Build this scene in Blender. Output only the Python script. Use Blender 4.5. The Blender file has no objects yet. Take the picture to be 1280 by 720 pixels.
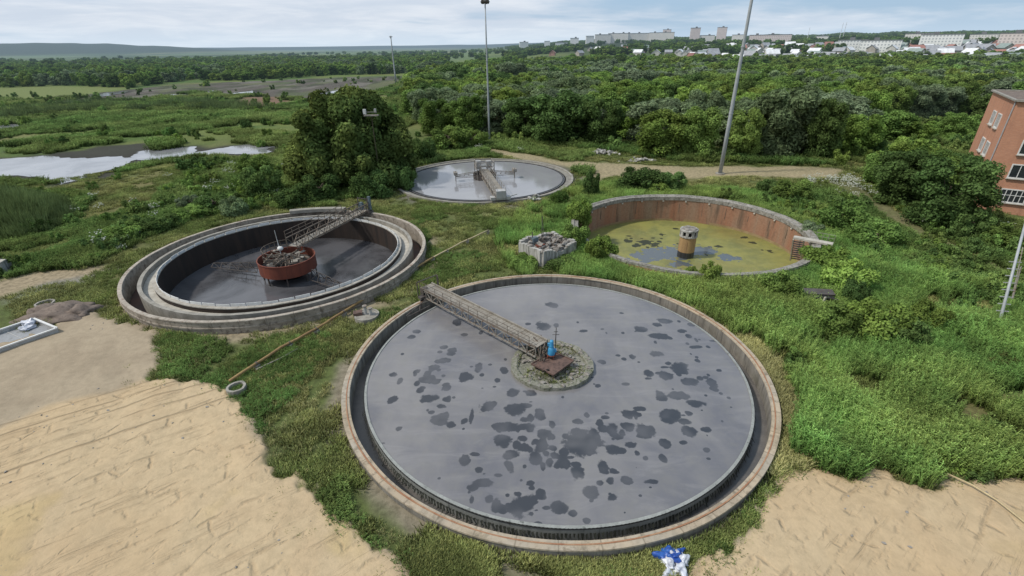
import bpy, bmesh, math, random, time
import numpy as np
from mathutils import Vector, Matrix
T0 = time.time()
R = math.radians
PI = math.pi
rng = np.random.default_rng(7)
random.seed(7)
scene = bpy.context.scene
col = scene.collection

# ------------------------------------------------------------------ camera
CAM_H, F_PX, PITCH, ROLL = 21.0, 600.0, R(26.75), R(-0.8)
_R = np.array([1., 0, 0]); _F = np.array([0, math.cos(PITCH), -math.sin(PITCH)]); _U = np.array([0, math.sin(PITCH), math.cos(PITCH)])
RR = math.cos(ROLL) * _R + math.sin(ROLL) * _U
UU = -math.sin(ROLL) * _R + math.cos(ROLL) * _U
cam_d = bpy.data.cameras.new('camera'); cam = bpy.data.objects.new('camera', cam_d); col.objects.link(cam)
cam_d.sensor_width = 36; cam_d.lens = 36 * F_PX / 1280; cam_d.clip_end = 40000; cam_d.clip_start = .2
M = Matrix.Identity(4)
for i in range(3):
    M[i][0] = RR[i]; M[i][1] = UU[i]; M[i][2] = -_F[i]
M[2][3] = CAM_H
cam.matrix_world = M
scene.camera = cam

def G(px, py, z=0.0):
    """world point at height z seen at that spot of the survey photograph"""
    d = (px - 640) / F_PX * RR - (py - 360) / F_PX * UU + _F
    t = (z - CAM_H) / d[2]
    return np.array([d[0] * t, d[1] * t, z])
def GV(px, py, z=0.0): return Vector(G(px, py, z))
def poly(pts, z=0.0): return np.array([G(a, b, z)[:2] for a, b in pts])

# ------------------------------------------------------------------ noise and masks
def _hash(ix, iy, s):
    h = np.sin(ix * 127.1 + iy * 311.7 + s * 74.7) * 43758.5453
    return h - np.floor(h)
def vnoise(x, y, s=0):
    ix = np.floor(x); iy = np.floor(y); fx = x - ix; fy = y - iy
    fx = fx * fx * (3 - 2 * fx); fy = fy * fy * (3 - 2 * fy)
    a = _hash(ix, iy, s); b = _hash(ix + 1, iy, s); c = _hash(ix, iy + 1, s); d = _hash(ix + 1, iy + 1, s)
    return a + (b - a) * fx + (c - a) * fy + (a - b - c + d) * fx * fy
def fbm(x, y, sc, s=0, o=4):
    v = 0; a = .5; f = 1 / sc
    for k in range(o):
        v = v + a * vnoise(x * f + 17.3 * k, y * f - 9.1 * k, s + k); a *= .5; f *= 2.03
    return v / (1 - .5 ** o)
def sdist(P, x, y):
    """signed distance to polygon, negative inside"""
    d = np.full(x.shape, 1e18); ins = np.zeros(x.shape, bool); n = len(P)
    for i in range(n):
        ax, ay = P[i]; bx, by = P[(i + 1) % n]
        ex, ey = bx - ax, by - ay
        t = np.clip(((x - ax) * ex + (y - ay) * ey) / (ex * ex + ey * ey + 1e-12), 0, 1)
        d = np.minimum(d, (x - ax - t * ex) ** 2 + (y - ay - t * ey) ** 2)
        c = ((ay > y) != (by > y))
        with np.errstate(divide='ignore', invalid='ignore'):
            ins ^= c & (x < ex * (y - ay) / (ey if ey else 1e-9) + ax)
    d = np.sqrt(d)
    return np.where(ins, -d, d)
def sm(a, b, v):
    t = np.clip((v - a) / (b - a), 0, 1); return t * t * (3 - 2 * t)
def inmask(P, x, y, soft, noise=0.0, nsc=3.0, seed=0):
    sd = sdist(P, x, y)
    if noise: sd = sd + (fbm(x, y, nsc, seed) - .5) * 2 * noise
    return 1 - sm(-soft, soft, sd)

# ------------------------------------------------------------------ survey: where things are
T1C, T1R = np.array([2.95, 28.74]), 14.7
T2C, T2R = np.array([-24.65, 48.9]), 15.0
T3C, T3R = np.array([-4.57, 84.9]), 15.6
T4C, T4R = np.array([21.46, 55.4]), 14.0
SAND_L = poly([(-400, 520), (-20, 440), (60, 415), (85, 400), (112, 393), (150, 402), (200, 415), (207, 440), (200, 470), (262, 482), (300, 500), (318, 515), (322, 545), (345, 562), (350, 590), (375, 592), (385, 620), (425, 650), (445, 665), (470, 690), (495, 700), (520, 730), (540, 800), (300, 1600), (-1200, 1600)])
SAND_B = poly([(-500, 600), (0, 540), (60, 510), (140, 492), (205, 472), (262, 482), (300, 500), (318, 515), (322, 545), (345, 562), (350, 590), (375, 592), (385, 620), (425, 650), (445, 665), (470, 690), (495, 700), (520, 730), (540, 800), (300, 1600), (-1200, 1600)])
SAND_R = poly([(850, 800), (868, 724), (890, 697), (930, 670), (950, 642), (965, 617), (985, 592), (1005, 583), (1040, 588), (1060, 600), (1105, 588), (1150, 610), (1165, 607), (1190, 597), (1230, 597), (1285, 600), (1600, 620), (2200, 1600), (900, 1600)])
PALE_L = poly([(-80, 395), (0, 352), (45, 340), (120, 336), (105, 348), (30, 362), (0, 374)])
PATH_L = poly([(0, 372), (60, 352), (110, 343), (150, 330), (150, 336), (100, 352), (40, 368), (0, 384)])
ROAD = poly([(612, 184), (650, 190), (700, 200), (760, 205), (850, 208), (1000, 208), (1052, 212), (1054, 221), (1000, 223), (900, 221), (820, 219), (770, 222), (735, 232), (728, 224), (742, 214), (690, 208), (640, 198), (610, 190)])
PATH_R = poly([(1005, 225), (1060, 226), (1130, 270), (1200, 310), (1290, 352), (1290, 362), (1190, 322), (1110, 280), (1050, 240)])
BROWN = poly([(270, 132), (310, 122), (345, 120), (370, 125), (340, 134), (300, 138)])
MUDF = poly([(60, 126), (130, 115), (220, 106), (300, 102), (420, 97), (525, 95), (515, 106), (440, 119), (380, 126), (330, 119), (260, 116), (180, 125), (90, 131)])
MUDN = poly([(-20, 196), (60, 192), (120, 182), (180, 178), (215, 190), (230, 186), (280, 184), (345, 184), (340, 197), (250, 197), (180, 203), (130, 218), (90, 232), (50, 226), (-20, 224)])
MEAD = poly([(-20, 110), (70, 108), (150, 109), (135, 117), (70, 124), (-20, 126)])
YEL1 = poly([(130, 235), (190, 214), (240, 215), (215, 240), (150, 270), (110, 275), (120, 250)])
YEL2 = poly([(1225, 495), (1290, 485), (1290, 505), (1250, 515)])
LAWN = poly([(200, 420), (330, 400), (470, 370), (520, 260), (560, 250), (700, 245), (730, 260), (720, 300), (640, 330), (540, 360), (450, 430), (430, 520), (440, 640), (560, 700), (900, 730), (500, 760), (330, 560), (200, 470)])
TALL = poly([(990, 582), (1000, 500), (965, 440), (905, 385), (860, 358), (960, 350), (1040, 330), (1100, 335), (1330, 380), (1700, 420), (1700, 640), (1285, 600), (1190, 597), (1150, 610), (1105, 588), (1060, 600), (1010, 583)])
WEEDS_L = poly([(-300, 420), (0, 350), (120, 332), (180, 300), (260, 272), (340, 262), (420, 258), (345, 200), (250, 205), (130, 240), (-300, 240)])
PUD = [[(-40, 600), (60, 595), (180, 585), (330, 592), (480, 592), (560, 565), (640, 555), (720, 550), (760, 565), (850, 550), (960, 543), (1040, 548), (1010, 570), (960, 590), (860, 585), (740, 578), (600, 605), (500, 603), (430, 625), (380, 640), (340, 670), (260, 690), (230, 670), (100, 662), (-40, 664)],
       [(330, 356), (400, 346), (480, 341), (470, 348), (380, 361)], [(610, 360), (640, 354), (705, 352), (700, 362), (650, 365)], [(735, 354), (800, 339), (825, 345), (790, 356)],
       [(850, 352), (960, 339), (970, 348), (860, 357)], [(-40, 472), (80, 463), (95, 468), (60, 485), (-40, 490)], [(1190, 352), (1300, 333), (1340, 336), (1210, 357)], [(235, 358), (290, 356), (285, 363), (240, 364)]]
PUD = [poly([(a / 2.998, b / 2.998) for a, b in p]) for p in PUD]

def hill(x, y):
    d = np.hypot(x, y); az = np.degrees(np.arctan2(x, y))
    town = np.interp(d, [380, 500, 700, 900, 1500, 2000, 2700, 4500], [0, 3.5, 8.5, 13, 23, 31, 43, 46]) * sm(-7, 13, az) * (.9 + .2 * vnoise(az * .5, d * .0007, 5))
    left = np.exp(-((d - 5600) / 900) ** 2) * 95 * (1 - sm(-41, -21, az)) * (.72 + .4 * fbm(az * 10, d * .02, 45, 4))
    left2 = np.exp(-((d - 9000) / 1200) ** 2) * 55 * (.6 + .6 * fbm(az * 10, d * .02, 90, 14))
    return town + left + left2
def near_h(x, y):
    d = np.hypot(x, y)
    k = sm(6, 12, d) * (1 - sm(180, 320, d))
    h = (fbm(x, y, 9, 1) - .5) * .5 + (fbm(x, y, 2.2, 2) - .5) * .16
    for C, r_ in ((T1C, T1R), (T2C, T2R), (T3C, T3R), (T4C, T4R)):
        dd = np.hypot(x - C[0], y - C[1]); h = h * sm(r_ + .2, r_ + 5, dd)
    h = h * k; m = (d > 90) & (x < 10)
    if m.any():
        q = np.full(int(m.sum()), 1e9)
        for P in PUD: q = np.minimum(q, sdist(P, x[m], y[m]))
        h = np.array(h); h[m] = h[m] * sm(1, 8, q) - .10 * (1 - sm(-2, 5, q))
    return h
def ground_z(x, y):
    x = np.asarray(x, float); y = np.asarray(y, float)
    return near_h(x, y) + hill(x, y)
def gz(x, y): return float(ground_z(np.array([x]), np.array([y]))[0])
def tank_out(x, y, pad=0.0):
    m = np.ones(x.shape, bool)
    for C, r_ in ((T1C, T1R), (T2C, T2R), (T3C, T3R), (T4C, T4R)):
        m &= np.hypot(x - C[0], y - C[1]) > r_ + pad
    return m

# ------------------------------------------------------------------ materials
HAZE_COL = (.27, .365, .47)  # haze is painted: surfaces blend into this glow with distance, no air volume
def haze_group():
    g = bpy.data.node_groups.new('painted_haze', 'ShaderNodeTree')
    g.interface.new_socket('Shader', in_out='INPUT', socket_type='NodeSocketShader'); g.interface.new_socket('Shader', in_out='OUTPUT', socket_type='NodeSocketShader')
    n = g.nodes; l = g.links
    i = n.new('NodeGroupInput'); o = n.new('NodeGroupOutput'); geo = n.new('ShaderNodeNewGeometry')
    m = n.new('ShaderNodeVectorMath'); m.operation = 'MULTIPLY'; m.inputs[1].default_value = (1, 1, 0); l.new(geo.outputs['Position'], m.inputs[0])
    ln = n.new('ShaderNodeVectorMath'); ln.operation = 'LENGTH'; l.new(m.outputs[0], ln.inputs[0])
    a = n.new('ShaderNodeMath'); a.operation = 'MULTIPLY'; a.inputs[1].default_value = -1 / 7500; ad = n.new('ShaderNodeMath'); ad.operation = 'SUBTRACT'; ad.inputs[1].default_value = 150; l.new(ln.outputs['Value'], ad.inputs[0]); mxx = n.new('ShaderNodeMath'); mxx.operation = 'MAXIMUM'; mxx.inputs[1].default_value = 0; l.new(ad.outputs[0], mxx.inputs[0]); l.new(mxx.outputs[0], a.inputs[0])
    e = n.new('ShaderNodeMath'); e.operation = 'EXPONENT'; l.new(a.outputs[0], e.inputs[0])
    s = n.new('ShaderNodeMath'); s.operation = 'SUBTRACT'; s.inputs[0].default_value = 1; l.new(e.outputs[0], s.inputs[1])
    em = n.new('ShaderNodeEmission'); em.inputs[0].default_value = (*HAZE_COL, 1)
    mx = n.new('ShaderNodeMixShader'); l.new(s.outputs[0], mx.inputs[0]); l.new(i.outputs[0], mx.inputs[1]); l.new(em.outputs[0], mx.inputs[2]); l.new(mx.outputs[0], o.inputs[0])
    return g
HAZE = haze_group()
class NT:
    """small helper round a material's node tree"""
    def __init__(s, name):
        s.m = bpy.data.materials.new(name); s.m.use_nodes = True; s.t = s.m.node_tree; s.n = s.t.nodes; s.l = s.t.links
        s.n.clear(); s.out = s.n.new('ShaderNodeOutputMaterial')
    def node(s, kind, **kw):
        q = s.n.new('ShaderNode' + kind)
        for k, v in kw.items():
            if k.startswith('in_'): q.inputs[k[3:].replace('_', ' ')].default_value = v
            else: setattr(q, k, v)
        return q
    def link(s, a, b): s.l.new(a, b)
    def val(s, sock, v):
        if hasattr(v, 'is_output') or hasattr(v, 'links'): s.link(v, sock)
        else: sock.default_value = v
    def math(s, op, a, b=0.0, c=0.0):
        q = s.node('Math', operation=op)
        s.val(q.inputs[0], a); s.val(q.inputs[1], b); s.val(q.inputs[2], c)
        return q.outputs[0]
    def ramp(s, fac, a, b): # smooth step from a to b
        q = s.node('MapRange', interpolation_type='SMOOTHSTEP'); s.val(q.inputs[0], fac); q.inputs[1].default_value = a; q.inputs[2].default_value = b
        return q.outputs[0]
    def noise(s, vec, scale, detail=4, rough=.55, dist=0.0):
        q = s.node('TexNoise'); q.inputs['Scale'].default_value = scale; q.inputs['Detail'].default_value = detail; q.inputs['Roughness'].default_value = rough; q.inputs['Distortion'].default_value = dist
        if vec is not None: s.link(vec, q.inputs['Vector'])
        return q.outputs['Fac']
    def mix(s, fac, a, b, blend='MIX'):
        q = s.node('Mix', data_type='RGBA', blend_type=blend)
        s.val(q.inputs[0], fac)
        for k, v in ((6, a), (7, b)):
            if hasattr(v, 'links'): s.link(v, q.inputs[k])
            else: q.inputs[k].default_value = (*v[:3], 1)
        return q.outputs[2]
    def coord(s, kind='Object', scale=(1, 1, 1), rot=(0, 0, 0)):
        if kind == 'World': v = s.node('NewGeometry').outputs['Position']
        else: v = s.node('TexCoord').outputs[kind]
        if scale != (1, 1, 1) or rot != (0, 0, 0):
            q = s.node('Mapping'); q.inputs['Scale'].default_value = scale; q.inputs['Rotation'].default_value = rot; s.link(v, q.inputs[0]); v = q.outputs[0]
        return v
    def bump(s, h, strength=.5, dist=.05, normal=None):
        q = s.node('Bump'); q.inputs['Strength'].default_value = strength; q.inputs['Distance'].default_value = dist; s.link(h, q.inputs['Height'])
        if normal is not None: s.link(normal, q.inputs['Normal'])
        return q.outputs[0]
    def finish(s, color, rough=.8, spec=.3, normal=None, metal=0.0, haze=False):
        b = s.node('BsdfPrincipled')
        s.val(b.inputs['Base Color'], color if hasattr(color, 'links') else (*color, 1)); s.val(b.inputs['Roughness'], rough); s.val(b.inputs['Metallic'], metal)
        s.val(b.inputs['Specular IOR Level'], spec)
        if normal is not None: s.link(normal, b.inputs['Normal'])
        sh = b.outputs[0]
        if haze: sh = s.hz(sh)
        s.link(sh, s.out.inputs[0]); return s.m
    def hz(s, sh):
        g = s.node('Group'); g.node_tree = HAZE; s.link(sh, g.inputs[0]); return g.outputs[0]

def simple(name, c1, c2=None, scale=2.0, rough=.8, spec=.3, streak=False, stain=None, stain_amt=(.5, .7), bump=.3, metal=0, haze=False, stain_scale=None, joints=0):
    t = NT(name); v = t.coord('Object', (1, 1, .12) if streak else (1, 1, 1)); v2 = t.coord('Object')
    c2 = c2 or tuple(a * .65 for a in c1)
    c = t.mix(t.ramp(t.noise(v, scale, 5, .6), .3, .7), c1, c2)
    if stain: c = t.mix(t.ramp(t.noise(v, stain_scale or scale * 2.3, 5, .65, .3), *stain_amt), c, stain)
    if joints:
        s_ = t.node('SeparateXYZ'); t.link(v2, s_.inputs[0]); a_ = t.math('MULTIPLY', t.math('ADD', t.math('ARCTAN2', s_.outputs[1], s_.outputs[0]), PI), joints / (2 * PI))
        wn = t.node('TexWhiteNoise', noise_dimensions='1D'); t.link(t.math('FLOOR', a_), wn.inputs['W'])
        c = t.mix(t.math('MULTIPLY', wn.outputs['Value'], .26), c, tuple(q * .5 for q in c1))
        jl = t.ramp(t.math('PINGPONG', a_, .5), .03, .004); c = t.mix(t.math('MULTIPLY', jl, .5), c, tuple(q * .22 for q in c1))
        lich = t.ramp(t.noise(v2, .45, 6, .7, .4), .52, .66); c = t.mix(t.math('MULTIPLY', lich, .5), c, (.115, .105, .075))
    fine = t.noise(v2, scale * 9, 3, .6)
    c = t.mix(t.math('MULTIPLY', t.ramp(fine, .35, .75), .35), c, tuple(a * .45 for a in c1))
    return t.finish(c, rough, spec, t.bump(fine, bump, .03) if bump else None, metal, haze)

MAT = {}
MAT['concrete'] = simple('concrete', (.33, .31, .27), (.22, .205, .175), 1.2, .9, stain=(.12, .11, .095), stain_amt=(.55, .75))
MAT['concrete_streak'] = simple('concrete_streaked', joints=46, c1=(.27, .25, .215), c2=(.17, .155, .13), scale=1.6, rough=.9, streak=True, stain=(.07, .065, .06), stain_amt=(.5, .7))
MAT['concrete_light'] = simple('concrete_light', (.50, .47, .41), (.36, .335, .285), 1.5, .9, stain=(.2, .18, .15), stain_amt=(.55, .75))
MAT['rim_white'] = simple('rim_white', joints=54, c1=(.45, .42, .365), c2=(.31, .28, .235), scale=1.5, rough=.85, stain=(.24, .2, .16), stain_amt=(.55, .75))
MAT['rim_tan'] = simple('rim_tan', joints=46, c1=(.44, .355, .25), c2=(.37, .335, .275), scale=.35, rough=.9, stain=(.2, .165, .12), stain_amt=(.5, .7), stain_scale=2.2)
MAT['rust_line'] = simple('rust_line', (.27, .12, .065), (.36, .22, .13), 1.5, .85)
MAT['wet_shade_dark'] = simple('wet_shade_dark', (.055, .055, .058), (.03, .03, .032), 1.4, .35, .5, streak=True, stain=(.02, .02, .018), bump=.15)  # wet weirs, and the painted shade band at the tower foot
MAT['weir_green'] = simple('weir_green', (.31, .32, .30), (.22, .23, .215), 1.6, .7, .4, streak=True, stain=(.035, .04, .035), stain_amt=(.55, .75), bump=.2)
MAT['algae'] = simple('algae_strands', (.02, .022, .017), (.035, .038, .028), 3, .8)
MAT['wall_beige'] = simple('wall_beige', joints=44, c1=(.37, .325, .27), c2=(.26, .225, .18), scale=1.1, rough=.9, stain=(.11, .085, .065), stain_amt=(.48, .68))
MAT['steel_grey'] = simple('steel_grey', (.30, .29, .26), (.2, .18, .15), 2, .6, .4, stain=(.17, .10, .06), stain_amt=(.46, .66))
MAT['steel_dark'] = simple('steel_dark', (.10, .092, .085), (.06, .052, .047), 2, .6, .4, stain=(.13, .065, .04), stain_amt=(.5, .75))
MAT['steel_brown'] = simple('steel_brown', (.16, .13, .10), (.10, .085, .07), 2, .7, .4, stain=(.16, .08, .045), stain_amt=(.5, .75))
MAT['plank'] = simple('plank', (.30, .275, .235), (.22, .195, .16), 1.2, .85, stain=(.13, .11, .085), stain_amt=(.5, .75))
MAT['rust_red'] = simple('rust_red', (.20, .055, .03), (.13, .038, .024), 1.4, .7, .4, streak=True, stain=(.06, .03, .022), stain_amt=(.55, .75))
MAT['rust_plate'] = simple('rust_plate', (.155, .098, .078), (.105, .068, .056), 1.6, .75, .3, stain=(.075, .05, .042), stain_amt=(.45, .65))
MAT['blue_paint'] = simple('blue_paint', (.05, .30, .52), (.035, .22, .42), 3, .45, .5, stain=(.03, .12, .2), stain_amt=(.6, .8), bump=.1)
MAT['blue_faded'] = simple('blue_faded', (.12, .165, .19), (.09, .11, .12), 3, .6, .4, stain=(.12, .09, .07), stain_amt=(.55, .75))
MAT['pale_steel'] = simple('pale_steel', (.44, .44, .43), (.33, .32, .30), 2, .5, .5, stain=(.2, .15, .11), stain_amt=(.6, .8), bump=.1)
MAT['white_paint'] = simple('white_paint', (.70, .70, .68), (.58, .57, .54), 2, .6, .4, stain=(.3, .26, .2), stain_amt=(.62, .85), bump=.1)
MAT['galv'] = simple('galvanised', (.38, .40, .41), (.31, .33, .34), 2, .5, .5, bump=.1)
MAT['black'] = simple('black_rubber', (.02, .02, .02), (.03, .03, .03), 3, .8)
MAT['ochre'] = simple('ochre_pipe', (.33, .225, .085), (.22, .13, .055), 1.2, .7, .4, stain=(.13, .065, .035), stain_amt=(.5, .75))
MAT['straw'] = simple('straw_pipe', (.52, .43, .25), (.42, .33, .19), 1.2, .7, .4)
MAT['brick_inner'] = simple('brick_inner', (.31, .15, .09), (.28, .20, .14), .5, .88, streak=True, stain=(.10, .075, .055), stain_amt=(.5, .75), stain_scale=.9)
MAT['rim_mottled'] = simple('rim_mottled', joints=38, c1=(.34, .32, .285), c2=(.2, .19, .165), scale=1.6, rough=.9, stain=(.085, .08, .065), stain_amt=(.48, .66))
MAT['tower_tan'] = simple('tower_tan', (.40, .26, .12), (.29, .18, .09), 1.4, .85, streak=True, stain=(.16, .09, .05), stain_amt=(.55, .75))
MAT['void'] = simple('dark_void', (.012, .012, .012), (.016, .015, .014), 2, .9)
MAT['ruin_white'] = simple('ruin_white', (.47, .455, .42), (.30, .29, .265), 1.3, .9, streak=True, stain=(.12, .115, .095), stain_amt=(.45, .65))
MAT['rubble'] = simple('rubble', (.30, .28, .25), (.17, .15, .13), 2, .9)
MAT['soil_dark'] = simple('soil_dark', (.21, .165, .135), (.14, .11, .09), 1.5, .95, bump=.8, stain=(.09, .07, .06), stain_amt=(.5, .7))
MAT['bark'] = simple('bark', (.11, .085, .06), (.06, .048, .036), 3, .9, streak=True)
MAT['glass_dark'] = simple('glass_dark', (.025, .03, .036), (.04, .045, .05), 1, .08, .6, bump=0)
MAT['blue_film'] = simple('blue_film', (.02, .06, .30), (.03, .13, .42), 3, .35, .5, stain=(.012, .03, .14))
MAT['white_film'] = simple('white_film', (.62, .64, .68), (.46, .48, .54), 3, .35, .5, stain=(.2, .2, .26))
MAT['gravel'] = simple('gravel', (.27, .26, .22), (.16, .16, .12), 3, .95, stain=(.07, .085, .035), stain_amt=(.5, .66), bump=.9)

def brick_mat():
    t = NT('orange_brick'); tc = t.coord('Object')
    s = t.node('SeparateXYZ'); t.link(tc, s.inputs[0]); c = t.node('CombineXYZ')
    t.link(t.math('ADD', s.outputs[0], s.outputs[1]), c.inputs[0]); t.link(s.outputs[2], c.inputs[1])
    b = t.node('TexBrick'); t.link(c.outputs[0], b.inputs['Vector'])
    b.inputs['Color1'].default_value = (.53, .25, .145, 1); b.inputs['Color2'].default_value = (.45, .20, .115, 1); b.inputs['Mortar'].default_value = (.38, .28, .22, 1)
    b.inputs['Scale'].default_value = 1; b.inputs['Brick Width'].default_value = .25; b.inputs['Row Height'].default_value = .08; b.inputs['Mortar Size'].default_value = .008
    cc = t.mix(t.math('MULTIPLY', t.ramp(t.noise(t.coord('Object', (1, 1, .3)), .7, 5, .6), .45, .75), .5), b.outputs['Color'], (.26, .13, .09))
    return t.finish(cc, .9, .2)
MAT['brick'] = brick_mat()

def facade(name, wall, win, w=3.2, h=3.0):
    t = NT(name); s = t.node('SeparateXYZ'); t.link(t.coord('Object'), s.inputs[0])
    u = t.math('ADD', s.outputs[0], s.outputs[1])
    fu = t.math('FRACT', t.math('DIVIDE', u, w)); fz = t.math('FRACT', t.math('DIVIDE', s.outputs[2], h))
    m = t.math('MULTIPLY', t.math('MULTIPLY', t.math('GREATER_THAN', fu, .3), t.math('LESS_THAN', fu, .8)), t.math('MULTIPLY', t.math('GREATER_THAN', fz, .3), t.math('LESS_THAN', fz, .82)))
    nz = t.noise(t.coord('Object'), .12, 3)
    c = t.mix(nz, wall, tuple(a * .78 for a in wall))
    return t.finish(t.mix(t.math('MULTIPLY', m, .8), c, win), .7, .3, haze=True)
MAT['fac_white'] = facade('facade_white', (.86, .86, .83), (.33, .35, .37))
MAT['fac_grey'] = facade('facade_grey', (.80, .77, .71), (.33, .33, .33))
MAT['fac_pink'] = facade('facade_pinkish', (.76, .66, .62), (.36, .32, .31))
MAT['roof_flat'] = simple('roof_flat', (.2, .2, .2), (.15, .15, .15), .1, .9, haze=True, bump=0)
HOUSE_WALL = [simple('house_wall_%d' % i, c, None, .3, .9, haze=True, bump=0) for i, c in enumerate([(.66, .64, .6), (.46, .42, .37), (.46, .27, .22), (.55, .5, .42)])]
HOUSE_ROOF = [simple('house_roof_%d' % i, c, None, .3, .6, haze=True, bump=0) for i, c in enumerate([(.82, .83, .84), (.36, .37, .39), (.40, .19, .15), (.28, .34, .31)])]

def leaf_mat(name, c, var=.3, haze=True, warm=(.17, .19, .035), trans=.25, patch=(7, 32), amt=.75):
    t = NT(name); oi = t.node('ObjectInfo'); at = t.node('Attribute', attribute_name='shade'); w_ = t.coord('World')
    k = t.math('ADD', t.math('MULTIPLY', oi.outputs['Random'], var * 2), 1 - var)
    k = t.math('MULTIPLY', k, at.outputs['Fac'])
    n1 = t.ramp(t.noise(w_, 1 / patch[0], 3, .6), .33, .67); n2 = t.ramp(t.noise(w_, 1 / patch[1], 3, .55), .35, .65)
    k = t.math('MULTIPLY', k, t.math('ADD', .72, t.math('MULTIPLY', n1, .52)))
    r2 = t.math('FRACT', t.math('MULTIPLY', oi.outputs['Random'], 17.31))
    base = t.mix(t.math('MULTIPLY', t.math('ADD', t.math('MULTIPLY', r2, .35), t.math('MULTIPLY', n2, .65)), amt), c, warm)
    hs = t.node('HueSaturation'); t.link(base, hs.inputs['Color']); t.link(k, hs.inputs['Value']); hs.inputs['Saturation'].default_value = .92
    d = t.node('BsdfDiffuse'); t.link(hs.outputs[0], d.inputs[0])
    tr = t.node('BsdfTranslucent'); t.link(hs.outputs[0], tr.inputs[0])
    mx = t.node('MixShader'); mx.inputs[0].default_value = trans; t.link(d.outputs[0], mx.inputs[1]); t.link(tr.outputs[0], mx.inputs[2])
    sh = mx.outputs[0]
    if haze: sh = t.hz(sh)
    t.link(sh, t.out.inputs[0]); return t.m
LEAF = dict(bright=leaf_mat('leaf_bright', (.175, .30, .048), .22), mid=leaf_mat('leaf_mid', (.13, .24, .048), .22, warm=(.18, .235, .045)), dark=leaf_mat('leaf_dark', (.076, .148, .040), .22, warm=(.12, .17, .04)),
            willow=leaf_mat('leaf_willow', (.165, .215, .125), .15, warm=(.16, .23, .08)), big=leaf_mat('leaf_big', (.070, .118, .030), .05, warm=(.20, .235, .05), patch=(4, 9), amt=.85))
GRASS = dict(lawn=leaf_mat('grass_lawn', (.130, .185, .042), .35, warm=(.37, .345, .13), patch=(3, 11), amt=.85), tall=leaf_mat('grass_tall', (.135, .285, .058), .28, warm=(.26, .31, .07), patch=(4, 13), amt=.9),
             weed=leaf_mat('weed_dark', (.098, .195, .044), .35, warm=(.19, .21, .055), patch=(4, 17), amt=.8), reed=leaf_mat('reed_blade', (.085, .13, .05), .3, amt=.3), dry=leaf_mat('grass_dry', (.42, .40, .17), .25, warm=(.42, .40, .16)),
             marsh=leaf_mat('marsh_growth', (.11, .205, .045), .35, warm=(.215, .24, .07), patch=(12, 40), amt=.85))

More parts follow.
